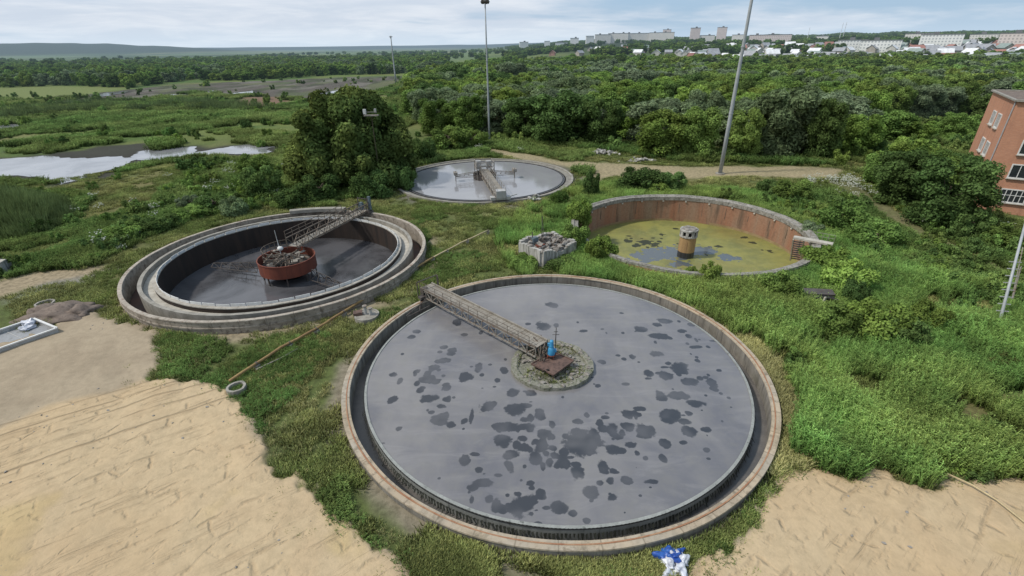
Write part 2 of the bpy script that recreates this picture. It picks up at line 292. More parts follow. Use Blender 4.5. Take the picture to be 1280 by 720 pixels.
# ------------------------------------------------------------------ mesh helpers
def obj(name, mesh, parent=None, loc=None, rotz=None):
    o = bpy.data.objects.new(name, mesh); col.objects.link(o)
    if parent is not None: o.parent = parent
    if loc is not None: o.location = loc
    if rotz is not None: o.rotation_euler = (0, 0, rotz)
    return o
def tag(o, label=None, cat=None, group=None, kind=None):
    if label: o['label'] = label
    if cat: o['category'] = cat
    if group: o['group'] = group
    if kind: o['kind'] = kind
    return o
def thing(name, label, cat, loc=(0, 0, 0), rotz=0.0, group=None):
    o = bpy.data.objects.new(name, None); col.objects.link(o); o.empty_display_size = .1
    o.location = loc; o.rotation_euler = (0, 0, rotz)
    return tag(o, label, cat, group)
class MB:
    def __init__(s): s.v = []; s.f = []
    def add(s, v, f):
        n = len(s.v); s.v += [tuple(q) for q in v]; s.f += [tuple(i + n for i in q) for q in f]; return s
    def box(s, c, d, rz=0.0, tilt=None):
        c = Vector(c); hx, hy, hz = d[0] / 2, d[1] / 2, d[2] / 2
        m = Matrix.Rotation(rz, 3, 'Z')
        if tilt is not None: m = m @ tilt
        v = [c + m @ Vector((x, y, z)) for x in (-hx, hx) for y in (-hy, hy) for z in (-hz, hz)]
        return s.add(v, [(0, 1, 3, 2), (4, 6, 7, 5), (0, 4, 5, 1), (2, 3, 7, 6), (0, 2, 6, 4), (1, 5, 7, 3)])
    def bar(s, a, b, w, h=None):
        a = Vector(a); b = Vector(b); h = h or w; d = b - a
        q = d.to_track_quat('X', 'Z').to_matrix()
        return s.boxm((a + b) / 2, (d.length, w, h), q)
    def boxm(s, c, d, m):
        hx, hy, hz = d[0] / 2, d[1] / 2, d[2] / 2
        v = [c + m @ Vector((x, y, z)) for x in (-hx, hx) for y in (-hy, hy) for z in (-hz, hz)]
        return s.add(v, [(0, 1, 3, 2), (4, 6, 7, 5), (0, 4, 5, 1), (2, 3, 7, 6), (0, 2, 6, 4), (1, 5, 7, 3)])
    def tube(s, pts, r, n=8, cap=True):
        pts = [Vector(p) for p in pts]; rs = r if isinstance(r, (list, tuple)) else [r] * len(pts)
        v = []; f = []
        for i, p in enumerate(pts):
            t = (pts[min(i + 1, len(pts) - 1)] - pts[max(i - 1, 0)]).normalized()
            q = t.to_track_quat('Z', 'Y').to_matrix()
            for k in range(n):
                a = 2 * PI * k / n; v.append(p + q @ Vector((math.cos(a) * rs[i], math.sin(a) * rs[i], 0)))
        for i in range(len(pts) - 1):
            for k in range(n):
                k2 = (k + 1) % n; f.append((i * n + k, i * n + k2, (i + 1) * n + k2, (i + 1) * n + k))
        if cap: f.append(tuple(range(n - 1, -1, -1))); f.append(tuple((len(pts) - 1) * n + k for k in range(n)))
        return s.add(v, f)
    def lathe(s, prof, n=64, closed=True, c=(0, 0, 0), wob=0.0, seed=0, a0=0.0, a1=2 * PI):
        full = abs(a1 - a0 - 2 * PI) < 1e-6
        v = []; f = []; m = len(prof); rr = random.Random(seed); N = n if full else n + 1
        ph = [rr.uniform(0, 6.28) for _ in range(6)]
        for i in range(N):
            a = a0 + (a1 - a0) * i / n
            w = wob * (math.sin(3 * a + ph[0]) + .6 * math.sin(7 * a + ph[1]) + .5 * math.sin(17 * a + ph[2]))
            wz = wob * .6 * (math.sin(5 * a + ph[3]) + .6 * math.sin(11 * a + ph[4]) + .5 * math.sin(23 * a + ph[5]))
            for r_, z in prof: v.append((c[0] + (r_ + (w if r_ > 0 else 0)) * math.cos(a), c[1] + (r_ + (w if r_ > 0 else 0)) * math.sin(a), c[2] + z + wz))
        for i in range(n):
            j = (i + 1) % N
            for k in range(m if closed else m - 1):
                k2 = (k + 1) % m
                f.append((i * m + k, j * m + k, j * m + k2, i * m + k2))
        return s.add(v, f)
    def blob(s, c, r, seed, sub=2, amp=.3):
        bm = bmesh.new(); bmesh.ops.create_icosphere(bm, subdivisions=sub, radius=1)
        rr = random.Random(seed); ph = [rr.uniform(0, 6) for _ in range(6)]
        v = []
        for q in bm.verts:
            p = q.co; k = 1 + amp * (math.sin(3 * p.x + ph[0]) * math.sin(3.4 * p.y + ph[1]) + .5 * math.sin(6 * p.z + ph[2]) * math.sin(7 * p.x + ph[3]) + .35 * math.sin(11 * p.y + ph[4]))
            v.append((c[0] + p.x * r[0] * k, c[1] + p.y * r[1] * k, c[2] + p.z * r[2] * k))
        f = [tuple(x.index for x in q.verts) for q in bm.faces]; bm.free()
        return s.add(v, f)
    def mesh(s, name, mat, smooth=False):
        me = bpy.data.meshes.new(name); me.from_pydata(s.v, [], s.f); me.materials.append(mat)
        if smooth: me.polygons.foreach_set('use_smooth', [True] * len(me.polygons))
        me.validate(); me.update(); return me
    def build(s, name, mat, parent=None, smooth=False, loc=None, rotz=None): return obj(name, s.mesh(name, mat, smooth), parent, loc, rotz)
def np_mesh(name, V, Fq, mat, attrs=None, colors=None, smooth=False, mats=None, mi=None):
    """quads or triangles from arrays"""
    me = bpy.data.meshes.new(name); k = Fq.shape[1]
    me.vertices.add(len(V)); me.vertices.foreach_set('co', np.ascontiguousarray(V, np.float32).ravel())
    me.loops.add(Fq.size); me.loops.foreach_set('vertex_index', np.ascontiguousarray(Fq, np.int32).ravel())
    me.polygons.add(len(Fq)); me.polygons.foreach_set('loop_start', np.arange(0, Fq.size, k, dtype=np.int32)); me.polygons.foreach_set('loop_total', np.full(len(Fq), k, np.int32))
    me.polygons.foreach_set('use_smooth', np.full(len(Fq), smooth, bool))
    for m in (mats or [mat]): me.materials.append(m)
    if mi is not None: me.polygons.foreach_set('material_index', np.ascontiguousarray(mi, np.int32))
    me.update(calc_edges=True)
    for n_, a in (attrs or {}).items():
        dom = 'POINT' if len(a) == len(V) else 'FACE'
        at = me.attributes.new(n_, 'FLOAT', dom); at.data.foreach_set('value', np.ascontiguousarray(a, np.float32))
    for n_, a in (colors or {}).items():
        at = me.attributes.new(n_, 'FLOAT_COLOR', 'POINT'); at.data.foreach_set('color', np.ascontiguousarray(np.c_[a, np.ones(len(a))], np.float32).ravel())
    return me
def copy_thing(root, loc, rotz=0.0, sc=(1, 1, 1), label=None, group=None):
    r = root.copy(); col.objects.link(r); r.location = loc; r.rotation_euler = (0, 0, rotz); r.scale = sc
    if label: r['label'] = label
    if group: r['group'] = group
    for ch in list(root.children):
        c = ch.copy(); col.objects.link(c); c.parent = r
        for g in ch.children:
            d = g.copy(); col.objects.link(d); d.parent = c
    return r

# ------------------------------------------------------------------ foliage
def unit(v): return v / (np.linalg.norm(v, axis=1, keepdims=True) + 1e-9)
_bm = bmesh.new(); bmesh.ops.create_icosphere(_bm, subdivisions=1, radius=1)
ICO_V = np.array([v.co[:] for v in _bm.verts]); ICO_F = np.array([[q.index for q in f.verts] for f in _bm.faces]); _bm.free()
def lobes_for(r, h, n, g, base=.12, irr=.25):
    """clump centres and radii of a crown of radius r and height h standing on z = 0"""
    L = []
    for i in range(n):
        t = (i + .5) / n; a = i * 2.399 + g.uniform(-.5, .5)
        z = base + (1 - base) * t; prof = math.sin(PI * min(1, .18 + .80 * (1 - z) ** .75)) ** .8 if z > .3 else .85
        rad = r * prof * .62 * g.uniform(.75, 1.15)
        lr = r * g.uniform(.24, .46) * (1 - .2 * t)
        zc = z * h - lr * .55 * z
        L.append((math.cos(a) * rad * (1 + g.uniform(-irr, irr)), math.sin(a) * rad * (1 + g.uniform(-irr, irr)), max(zc, lr * .5), lr))
    return np.array(L)
def crown_mesh(name, L, n, size, mat, g, fill=.72, flat=.85, up=.25, elong=1.5):
    L = np.asarray(L); k = g.choice(len(L), n, p=L[:, 3] ** 2 / (L[:, 3] ** 2).sum())
    d = g.normal(size=(n, 3)); d[:, 2] += up; d = unit(d)
    rr = L[k, 3] * (.68 + .36 * g.random(n) ** .8 + .30 * (g.random(n) < .10) * g.random(n))
    P = L[k, :3] + d * rr[:, None] * np.array([1, 1, flat]); P[:, 2] = np.maximum(P[:, 2], .05)
    N = unit(d + g.normal(size=(n, 3)) * .55); A = unit(np.cross(N, g.normal(size=(n, 3)))); B = np.cross(N, A)
    s = size * (.6 + .8 * g.random(n)); a = A * (s * elong * .5)[:, None]; b = B * (s * .5)[:, None]
    V = np.stack([P - a, P + b * .9 - a * .1, P + a, P - b * .9 + a * .1], 1).reshape(-1, 3)
    Fq = np.arange(4 * n).reshape(n, 4)
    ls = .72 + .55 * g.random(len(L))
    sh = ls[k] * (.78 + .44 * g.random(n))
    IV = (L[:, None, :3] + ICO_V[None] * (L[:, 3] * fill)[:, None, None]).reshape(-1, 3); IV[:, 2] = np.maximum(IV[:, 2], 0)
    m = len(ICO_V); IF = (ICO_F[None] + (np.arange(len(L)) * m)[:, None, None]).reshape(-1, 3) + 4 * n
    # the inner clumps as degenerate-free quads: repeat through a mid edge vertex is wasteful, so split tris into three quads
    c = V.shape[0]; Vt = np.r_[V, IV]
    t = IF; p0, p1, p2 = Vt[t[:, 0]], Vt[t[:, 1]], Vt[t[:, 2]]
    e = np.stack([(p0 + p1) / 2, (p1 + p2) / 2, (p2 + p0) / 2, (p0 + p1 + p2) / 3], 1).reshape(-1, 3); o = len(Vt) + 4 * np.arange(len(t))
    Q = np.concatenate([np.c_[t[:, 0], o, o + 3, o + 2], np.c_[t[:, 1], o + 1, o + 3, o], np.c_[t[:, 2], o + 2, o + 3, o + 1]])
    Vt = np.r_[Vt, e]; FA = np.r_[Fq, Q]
    return np_mesh(name, Vt, FA, mat, {'shade': np.r_[sh, np.full(len(Q), .55)]})  # inner clumps toned darker, painting in the shade inside the crown
def trunk_mesh(name, h, r, L, g, lean=.3):
    mb = MB(); top = Vector((g.uniform(-lean, lean), g.uniform(-lean, lean), h * .62))
    mb.tube([(0, 0, -.3), (0, 0, h * .08), tuple(top * .5), tuple(top)], [r * 1.35, r, r * .8, r * .45], 7)
    for q in L[:: max(1, len(L) // 6)]:
        st = top * g.uniform(.45, .95); mb.tube([st, (st + Vector(q[:3])) / 2 + Vector((0, 0, .1)), Vector(q[:3])], [r * .45, r * .3, r * .12], 5)
    return mb.mesh(name, MAT['bark'])
def tuft(name, n, h, r, w, mat, g, bend=.35, leafy=False):
    V = []; Fq = []; S = []
    for i in range(n):
        a = g.uniform(0, 2 * PI); q = r * math.sqrt(g.random()); x, y = q * math.cos(a), q * math.sin(a)
        hh = h * g.uniform(.55, 1.1); b = a + g.normal() * .8; bd = hh * bend * g.uniform(.2, 1.2)
        dx, dy = math.cos(b) * bd, math.sin(b) * bd; c = g.uniform(0, PI); wx, wy = math.cos(c) * w / 2, math.sin(c) * w / 2
        o = len(V)
        V += [(x - wx, y - wy, -.03), (x + wx, y + wy, -.03), (x + wx * .8 + dx * .35, y + wy * .8 + dy * .35, hh * .6), (x - wx * .8 + dx * .35, y - wy * .8 + dy * .35, hh * .6), (x + dx + wx * .15, y + dy + wy * .15, hh), (x + dx - wx * .15, y + dy - wy * .15, hh)]
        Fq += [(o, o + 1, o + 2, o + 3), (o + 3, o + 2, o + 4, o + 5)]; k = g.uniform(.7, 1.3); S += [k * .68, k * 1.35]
        if leafy:
            for j in range(leafy):
                t = g.uniform(.25, 1.0); px, py, pz = x + dx * t * t, y + dy * t * t, hh * t
                aa = g.uniform(0, 2 * PI); ln = w * g.uniform(1.5, 3.2); ex, ey, ez = math.cos(aa) * ln, math.sin(aa) * ln, g.uniform(-.1, .7) * ln
                sx, sy = -math.sin(aa) * w * .45, math.cos(aa) * w * .45; o = len(V)
                V += [(px, py, pz), (px + ex * .5 + sx, py + ey * .5 + sy, pz + ez * .6), (px + ex, py + ey, pz + ez), (px + ex * .5 - sx, py + ey * .5 - sy, pz + ez * .6)]
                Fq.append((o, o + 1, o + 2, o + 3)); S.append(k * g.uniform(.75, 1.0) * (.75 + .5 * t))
    return np_mesh(name, np.array(V), np.array(Fq), mat, {'shade': np.array(S)})
HIDDEN = 0
def scatter(name, protos, P, rotz, scl, kind_label, idx=None, tilt=None):
    """one object of uncountable growth: geometry nodes place the proto meshes on points"""
    global HIDDEN
    me = bpy.data.meshes.new(name); n = len(P); me.vertices.add(n); me.vertices.foreach_set('co', np.ascontiguousarray(P, np.float32).ravel())
    g = np.random.default_rng(HIDDEN + 5)
    rot = np.zeros((n, 3)); rot[:, 2] = rotz
    if tilt: rot[:, :2] = g.normal(size=(n, 2)) * tilt
    a = me.attributes.new('rot', 'FLOAT_VECTOR', 'POINT'); a.data.foreach_set('vector', np.ascontiguousarray(rot, np.float32).ravel())
    a = me.attributes.new('scl', 'FLOAT_VECTOR', 'POINT'); a.data.foreach_set('vector', np.ascontiguousarray(scl if scl.ndim == 2 else np.repeat(scl[:, None], 3, 1), np.float32).ravel())
    a = me.attributes.new('idx', 'INT', 'POINT'); a.data.foreach_set('value', np.ascontiguousarray(idx if idx is not None else g.integers(0, len(protos), n), np.int32))
    o = obj(name, me); tag(o, kind=kind_label or 'stuff')
    c = bpy.data.collections.new('kit_%d' % HIDDEN); HIDDEN += 1
    for i, m in enumerate(protos):
        q = bpy.data.objects.new('kit_%02d_%02d' % (HIDDEN, i), m); c.objects.link(q)
    ng = bpy.data.node_groups.new(name + '_nodes', 'GeometryNodeTree'); ng.is_modifier = True
    ng.interface.new_socket('Geometry', in_out='INPUT', socket_type='NodeSocketGeometry'); ng.interface.new_socket('Geometry', in_out='OUTPUT', socket_type='NodeSocketGeometry')
    N = ng.nodes; Lk = ng.links; gi = N.new('NodeGroupInput'); go = N.new('NodeGroupOutput')
    mp = N.new('GeometryNodeMeshToPoints'); Lk.new(gi.outputs[0], mp.inputs[0])
    ci = N.new('GeometryNodeCollectionInfo'); ci.inputs[0].default_value = c; ci.inputs['Separate Children'].default_value = True; ci.inputs['Reset Children'].default_value = True
    ip = N.new('GeometryNodeInstanceOnPoints'); Lk.new(mp.outputs[0], ip.inputs['Points']); Lk.new(ci.outputs[0], ip.inputs['Instance']); ip.inputs['Pick Instance'].default_value = True
    def na(nm, dt):
        q = N.new('GeometryNodeInputNamedAttribute'); q.data_type = dt; q.inputs[0].default_value = nm; return q.outputs[0]
    Lk.new(na('idx', 'INT'), ip.inputs['Instance Index']); Lk.new(na('scl', 'FLOAT_VECTOR'), ip.inputs['Scale'])
    er = N.new('FunctionNodeEulerToRotation'); Lk.new(na('rot', 'FLOAT_VECTOR'), er.inputs[0]); Lk.new(er.outputs[0], ip.inputs['Rotation'])
    Lk.new(ip.outputs[0], go.inputs[0])
    md = o.modifiers.new('growth', 'NODES'); md.node_group = ng
    return o

exec_parts = []
del exec_parts
# ================================================================== THE SETTING
def ground():
    ang = np.concatenate([np.arange(-58, 58, .2), np.arange(58, 302, 3.0)]); ang = np.radians(ang)
    rad = [0.0, 4, 7]
    while rad[-1] < 13000: rad.append(rad[-1] + max(.28, rad[-1] * .0105))
    rad = np.array(rad); A, Rr = np.meshgrid(ang, rad[1:])
    x = (np.sin(A) * Rr).ravel(); y = (np.cos(A) * Rr).ravel()
    na = len(ang); nr = len(rad) - 1
    z = ground_z(x, y); d = np.hypot(x, y)
    for C, r_ in ((T1C, T1R), (T2C, T2R), (T3C, T3R), (T4C, T4R)):      # the basins are dug into the ground
        z = np.where(np.hypot(x - C[0], y - C[1]) < r_ - .25, -6.0, z)
    n1 = fbm(x, y, 6, 20); n2 = fbm(x, y, 1.6, 30, 3); n3 = fbm(x, y, 30, 40); n4 = fbm(x, y, 140, 50)
    C3 = lambda c: np.array(c)[None, :]
    def lay(c, m, k): return c * (1 - m[:, None]) + C3(k) * m[:, None]
    c = np.repeat(C3((.10, .125, .04)), len(x), 0)
    c = lay(c, sm(.5, .72, n1) * .6, (.21, .18, .085)); c = lay(c, sm(.52, .75, n2) * .4, (.065, .09, .03))
    far = sm(110, 190, d)
    fc = np.repeat(C3((.085, .145, .036)), len(x), 0); fc = lay(fc, sm(.45, .6, n3) * .75, (.17, .20, .06)); fc = lay(fc, sm(.55, .7, n4) * .5, (.055, .095, .03)); fc = lay(fc, sm(.6, .75, fbm(x, y, 18, 77)) * .5, (.2, .175, .085))
    c = c * (1 - far[:, None]) + fc * far[:, None]
    plain = sm(650, 1100, d) * (1 - sm(-8, 2, np.degrees(np.arctan2(x, y))))
    pc = np.repeat(C3((.13, .19, .085)), len(x), 0); pc = lay(pc, sm(.45, .6, fbm(x, y * .35, 420, 60)), (.06, .10, .045)); pc = lay(pc, sm(.55, .65, fbm(x, y * .3, 260, 61)) * .7, (.21, .22, .11))
    c = c * (1 - plain[:, None]) + pc * plain[:, None]
    hf = np.clip((hill(x, y) - 4) / 14, 0, 1); c = lay(c, hf, (.032, .052, .026))
    c = lay(c, inmask(MEAD, x, y, 6, 10, 30, 3), (.165, .20, .065))
    c = lay(c, inmask(BROWN, x, y, 5, 8, 15, 4), (.20, .125, .085))
    c = lay(c, inmask(MUDF, x, y, 6, 26, 22, 5) * (.55 + .45 * sm(.4, .55, fbm(x, y * .4, 16, 70))), (.105, .092, .080)); c = lay(c, inmask(MUDF, x, y, 6, 26, 22, 5) * sm(.5, .62, fbm(x, y * .5, 9, 171)) * .8, (.05, .06, .032)); c = lay(c, inmask(MUDF, x, y, 4, 20, 22, 5) * sm(.60, .66, fbm(x, y * .35, 12, 172)) * .6, (.20, .185, .16))
    c = lay(c, inmask(MUDN, x, y, 2, 9, 10, 6) * .95, (.045, .045, .042))
    for P in PUD: c = lay(c, inmask(P, x, y, 3.0, 7.0, 7, 7) * .95, (.040, .039, .036)); c = lay(c, (1 - sm(0, 4, sdist(P, x, y))) * .95, (.040, .039, .036))
    c = lay(c, inmask(YEL1, x, y, 3, 5, 9, 8) * .7, (.165, .15, .06)); c = lay(c, inmask(YEL2, x, y, 1, 2, 3, 9) * .8, (.24, .20, .10))
    c = lay(c, inmask(ROAD, x, y, 1.0, 2.0, 6, 10) * (.75 + .25 * n2), (.36, .295, .185))
    c = lay(c, inmask(PATH_R, x, y, .8, 1.2, 4, 11) * .75 * n2 * 1.4, (.20, .185, .10))
    c = lay(c, inmask(PALE_L, x, y, .8, 1.6, 4, 12), (.33, .265, .175)); c = lay(c, inmask(PATH_L, x, y, .7, .9, 3, 13) * .8, (.22, .215, .19))
    # worn strips beside the tanks
    for Cc, r_, w, k, sec in ((T1C, T1R, 1.1, (.235, .205, .15), lambda a: sm(-.3, .5, -np.sin(a + .5))), (T2C, T2R, 1.9, (.30, .25, .17), lambda a: sm(-.5, .4, -np.sin(a - .55) )), (T3C, T3R, 2.2, (.17, .155, .125), lambda a: 1 + 0 * a), (T4C, T4R, .9, (.16, .14, .09), lambda a: .6 + 0 * a)):
        dd = np.hypot(x - Cc[0], y - Cc[1]); a = np.arctan2(y - Cc[1], x - Cc[0])
        c = lay(c, np.clip(1 - sm(r_ + w * .35, r_ + w * 1.3, dd + (n2 - .5) * 1.1), 0, 1) * sec(a) * (dd > r_ - 1), k)
    n5 = fbm(x, y, .55, 93, 3); jag = lambda P, a, b, s_: 1 - sm(-.3, .3, sdist(P, x, y) + (fbm(x, y, 2.2, s_) - .5) * 2 * a + (n5 - .5) * b)
    ms = np.maximum(jag(SAND_L, .85, 1.5, 14), jag(SAND_R, .7, 1.3, 15))
    mb = np.maximum(inmask(SAND_B, x, y, .5, .9, 4, 16), inmask(SAND_R, x, y, .1, .7, 2.2, 15))
    sc = np.repeat(C3((.345, .28, .197)), len(x), 0)
    sb = np.repeat(C3((.475, .365, .228)), len(x), 0); sb = lay(sb, sm(.5, .7, n1) * .55, (.46, .34, .205)); sb = lay(sb, sm(.55, .75, n2) * .35, (.42, .31, .19)); sb = lay(sb, sm(.62, .75, fbm(x, y, 4, 92)) * .35, (.40, .30, .115))
    sc = lay(sc, sm(.5, .7, n2) * .5, (.27, .215, .15)); sc = sc * (1 - mb[:, None]) + sb * mb[:, None]
    c = c * (1 - ms[:, None]) + sc * ms[:, None]
    near = d < 75                                                        # the sand is a spread fill with a soft bank at its edge
    z = z + np.where(near, ms * .22 + ms * (n2 - .5) * .12 * mb, 0)
    V = np.c_[x, y, z]; V = np.r_[V, [[0, 0, gz(0, 0)]]]; ci = len(V) - 1
    i = np.arange(nr - 1)[:, None] * na; j = np.arange(na)[None, :]; j2 = (j + 1) % na
    Fq = np.stack([i + j, i + j2, i + na + j2, i + na + j], -1).reshape(-1, 4)
    Fq = Fq[:, ::-1]
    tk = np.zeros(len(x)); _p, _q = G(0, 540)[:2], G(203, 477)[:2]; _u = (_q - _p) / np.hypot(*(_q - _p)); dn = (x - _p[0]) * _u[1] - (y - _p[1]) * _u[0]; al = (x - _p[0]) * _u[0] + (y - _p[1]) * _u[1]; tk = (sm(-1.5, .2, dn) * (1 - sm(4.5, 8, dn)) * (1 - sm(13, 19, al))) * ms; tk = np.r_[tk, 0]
    c = np.r_[c, c[:1]]; ms = np.r_[ms, 0]; mb = np.r_[mb * ms[:-1], 0]
    t = NT('ground'); w = t.coord('World'); ca = t.node('Attribute', attribute_name='Col'); sa = t.node('Attribute', attribute_name='sand'); ba = t.node('Attribute', attribute_name='loose')
    fine = t.noise(w, 2.2, 6, .65); fine2 = t.noise(w, 7, 5, .65)
    base = t.mix(t.math('MULTIPLY', t.ramp(fine, .35, .7), t.math('SUBTRACT', .5, t.math('MULTIPLY', sa.outputs['Fac'], .34))), ca.outputs['Color'], (.035, .034, .018))
    # machine ruts pressed into the loose sand: two families of broken lines
    p, q = G(0, 540)[:2], G(203, 477)[:2]; ang_t = math.atan2(q[1] - p[1], q[0] - p[0])
    def dist(vec, sc, amt):
        n_ = t.node('TexNoise'); n_.inputs['Scale'].default_value = sc; n_.inputs['Detail'].default_value = 3; t.link(vec, n_.inputs['Vector'])
        s_ = t.node('VectorMath', operation='SUBTRACT'); t.link(n_.outputs['Color'], s_.inputs[0]); s_.inputs[1].default_value = (.5, .5, .5)
        m_ = t.node('VectorMath', operation='SCALE'); t.link(s_.outputs[0], m_.inputs[0]); m_.inputs['Scale'].default_value = amt
        a_ = t.node('VectorMath', operation='ADD'); t.link(vec, a_.inputs[0]); t.link(m_.outputs[0], a_.inputs[1]); return a_.outputs[0]
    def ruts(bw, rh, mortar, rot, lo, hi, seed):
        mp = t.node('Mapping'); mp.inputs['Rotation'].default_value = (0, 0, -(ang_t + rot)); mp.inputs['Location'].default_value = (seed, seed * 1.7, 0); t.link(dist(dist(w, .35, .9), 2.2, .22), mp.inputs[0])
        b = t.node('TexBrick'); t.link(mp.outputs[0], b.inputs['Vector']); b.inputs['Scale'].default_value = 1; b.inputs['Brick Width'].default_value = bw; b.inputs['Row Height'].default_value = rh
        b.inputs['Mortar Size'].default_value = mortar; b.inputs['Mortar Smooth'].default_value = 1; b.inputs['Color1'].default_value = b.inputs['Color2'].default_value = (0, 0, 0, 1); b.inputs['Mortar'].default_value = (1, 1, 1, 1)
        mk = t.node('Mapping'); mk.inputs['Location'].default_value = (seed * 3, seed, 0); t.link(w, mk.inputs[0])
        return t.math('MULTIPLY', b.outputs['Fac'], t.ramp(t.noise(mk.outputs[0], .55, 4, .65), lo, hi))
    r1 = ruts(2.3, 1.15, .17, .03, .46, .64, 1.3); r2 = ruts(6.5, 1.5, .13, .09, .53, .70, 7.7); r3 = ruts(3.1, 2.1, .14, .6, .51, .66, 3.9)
    st = t.coord('World', (.16, 2.4, 1), (0, 0, -ang_t)); sx = t.node('SeparateXYZ')
    stn = t.noise(t.coord('World', (1, 1, 1), (0, 0, -ang_t)), 1, 3); 
    mpS = t.node('Mapping'); mpS.inputs['Rotation'].default_value = (0, 0, -ang_t); t.link(w, mpS.inputs[0]); mpS2 = t.node('Mapping'); mpS2.inputs['Scale'].default_value = (.2, 2.2, 1); t.link(mpS.outputs[0], mpS2.inputs[0])
    streak = t.ramp(t.noise(mpS2.outputs[0], 1, 5, .65), .52, .68)
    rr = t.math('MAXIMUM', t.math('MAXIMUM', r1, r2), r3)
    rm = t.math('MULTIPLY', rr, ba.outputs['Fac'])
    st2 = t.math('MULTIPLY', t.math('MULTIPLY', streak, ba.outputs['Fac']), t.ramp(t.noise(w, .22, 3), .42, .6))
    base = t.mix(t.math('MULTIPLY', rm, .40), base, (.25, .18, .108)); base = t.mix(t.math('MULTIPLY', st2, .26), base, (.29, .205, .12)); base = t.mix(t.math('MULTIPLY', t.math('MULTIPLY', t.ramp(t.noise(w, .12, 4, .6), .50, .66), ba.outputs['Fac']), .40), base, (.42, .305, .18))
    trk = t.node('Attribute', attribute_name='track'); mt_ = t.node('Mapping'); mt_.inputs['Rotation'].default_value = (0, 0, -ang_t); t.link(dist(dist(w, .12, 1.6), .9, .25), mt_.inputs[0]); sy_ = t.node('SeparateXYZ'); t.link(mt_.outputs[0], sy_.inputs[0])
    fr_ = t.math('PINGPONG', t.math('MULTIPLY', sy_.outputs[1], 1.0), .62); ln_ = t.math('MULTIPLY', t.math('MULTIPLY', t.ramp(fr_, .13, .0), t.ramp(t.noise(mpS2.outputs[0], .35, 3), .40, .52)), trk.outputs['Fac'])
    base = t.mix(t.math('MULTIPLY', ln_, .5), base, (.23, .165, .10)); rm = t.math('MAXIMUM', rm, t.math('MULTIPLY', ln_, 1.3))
    clod = t.math('MULTIPLY', t.ramp(t.noise(w, 3.1, 5, .7), .66, .76), t.math('MULTIPLY', t.math('SUBTRACT', sa.outputs['Fac'], ba.outputs['Fac']), .6)); base = t.mix(clod, base, (.13, .10, .07))
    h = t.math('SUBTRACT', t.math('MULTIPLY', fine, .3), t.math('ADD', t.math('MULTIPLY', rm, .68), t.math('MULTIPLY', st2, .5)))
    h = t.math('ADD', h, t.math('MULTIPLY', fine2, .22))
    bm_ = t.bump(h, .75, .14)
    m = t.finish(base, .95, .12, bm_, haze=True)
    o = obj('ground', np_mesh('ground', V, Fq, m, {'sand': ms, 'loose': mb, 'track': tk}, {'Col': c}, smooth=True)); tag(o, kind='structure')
    tri = MB().add([tuple(V[k]) for k in range(na)] + [tuple(V[-1])], [(k, na, (k + 1) % na) for k in range(na)])
    return o
ground()

# ---- sky and light
SUN_EL, SUN_AZ = R(52), R(-98)          # azimuth measured from +Y towards +X
w = bpy.data.worlds.new('World'); scene.world = w; w.use_nodes = True; n = w.node_tree.nodes; l = w.node_tree.links; n.clear()
class WT(NT):
    def __init__(s): s.t = w.node_tree; s.n = s.t.nodes; s.l = s.t.links
wt = WT(); out = wt.node('OutputWorld'); bg = wt.node('Background'); bg.inputs[1].default_value = .112
sky = wt.node('TexSky', sky_type='NISHITA', sun_disc=False, sun_elevation=SUN_EL, sun_rotation=SUN_AZ, altitude=100, air_density=1.0, dust_density=2.0, ozone_density=1.5)
tc = wt.node('TexCoord').outputs['Generated']; sp = wt.node('SeparateXYZ'); wt.link(tc, sp.inputs[0])
den = wt.math('ADD', wt.math('MAXIMUM', sp.outputs[2], 0.0), .10)
cv = wt.node('CombineXYZ'); wt.link(wt.math('DIVIDE', sp.outputs[0], den), cv.inputs[0]); wt.link(wt.math('DIVIDE', sp.outputs[1], den), cv.inputs[1])
cl1 = wt.noise(cv.outputs[0], .34, 6, .55, .3); cl2 = wt.noise(cv.outputs[0], .8, 6, .6, .4)
az = wt.math('ARCTAN2', sp.outputs[0], sp.outputs[1])
leftward = wt.ramp(az, .75, -.5)
cover = wt.ramp(wt.math('ADD', cl1, wt.math('MULTIPLY', leftward, .22)), .47, .66)
ccol = wt.mix(wt.ramp(cl2, .35, .68), (5.9, 6.5, 7.4), (7.6, 7.9, 8.4))
ccol = wt.mix(wt.math('MULTIPLY', wt.ramp(cl1, .60, .78), .6), ccol, (4.9, 5.5, 6.6))
clear = wt.mix(.75, sky.outputs[0], (3.7, 5.4, 7.4))
skyc = wt.mix(wt.math('MULTIPLY', cover, .85), clear, ccol)
hz = wt.ramp(sp.outputs[2], .05, -.005)
skyc = wt.mix(wt.math('MULTIPLY', hz, .65), skyc, (5.9, 7.1, 8.2))
wt.link(skyc, bg.inputs[0]); wt.link(bg.outputs[0], out.inputs[0])
sd = bpy.data.lights.new('sun', 'SUN'); sd.energy = 3.2; sd.angle = R(4); sd.color = (1, .95, .87)
so = bpy.data.objects.new('sun', sd); col.objects.link(so)
to_sun = Vector((math.sin(SUN_AZ) * math.cos(SUN_EL), math.cos(SUN_AZ) * math.cos(SUN_EL), math.sin(SUN_EL)))
so.rotation_euler = to_sun.to_track_quat('Z', 'Y').to_euler(); so.location = (-30, 20, 60)

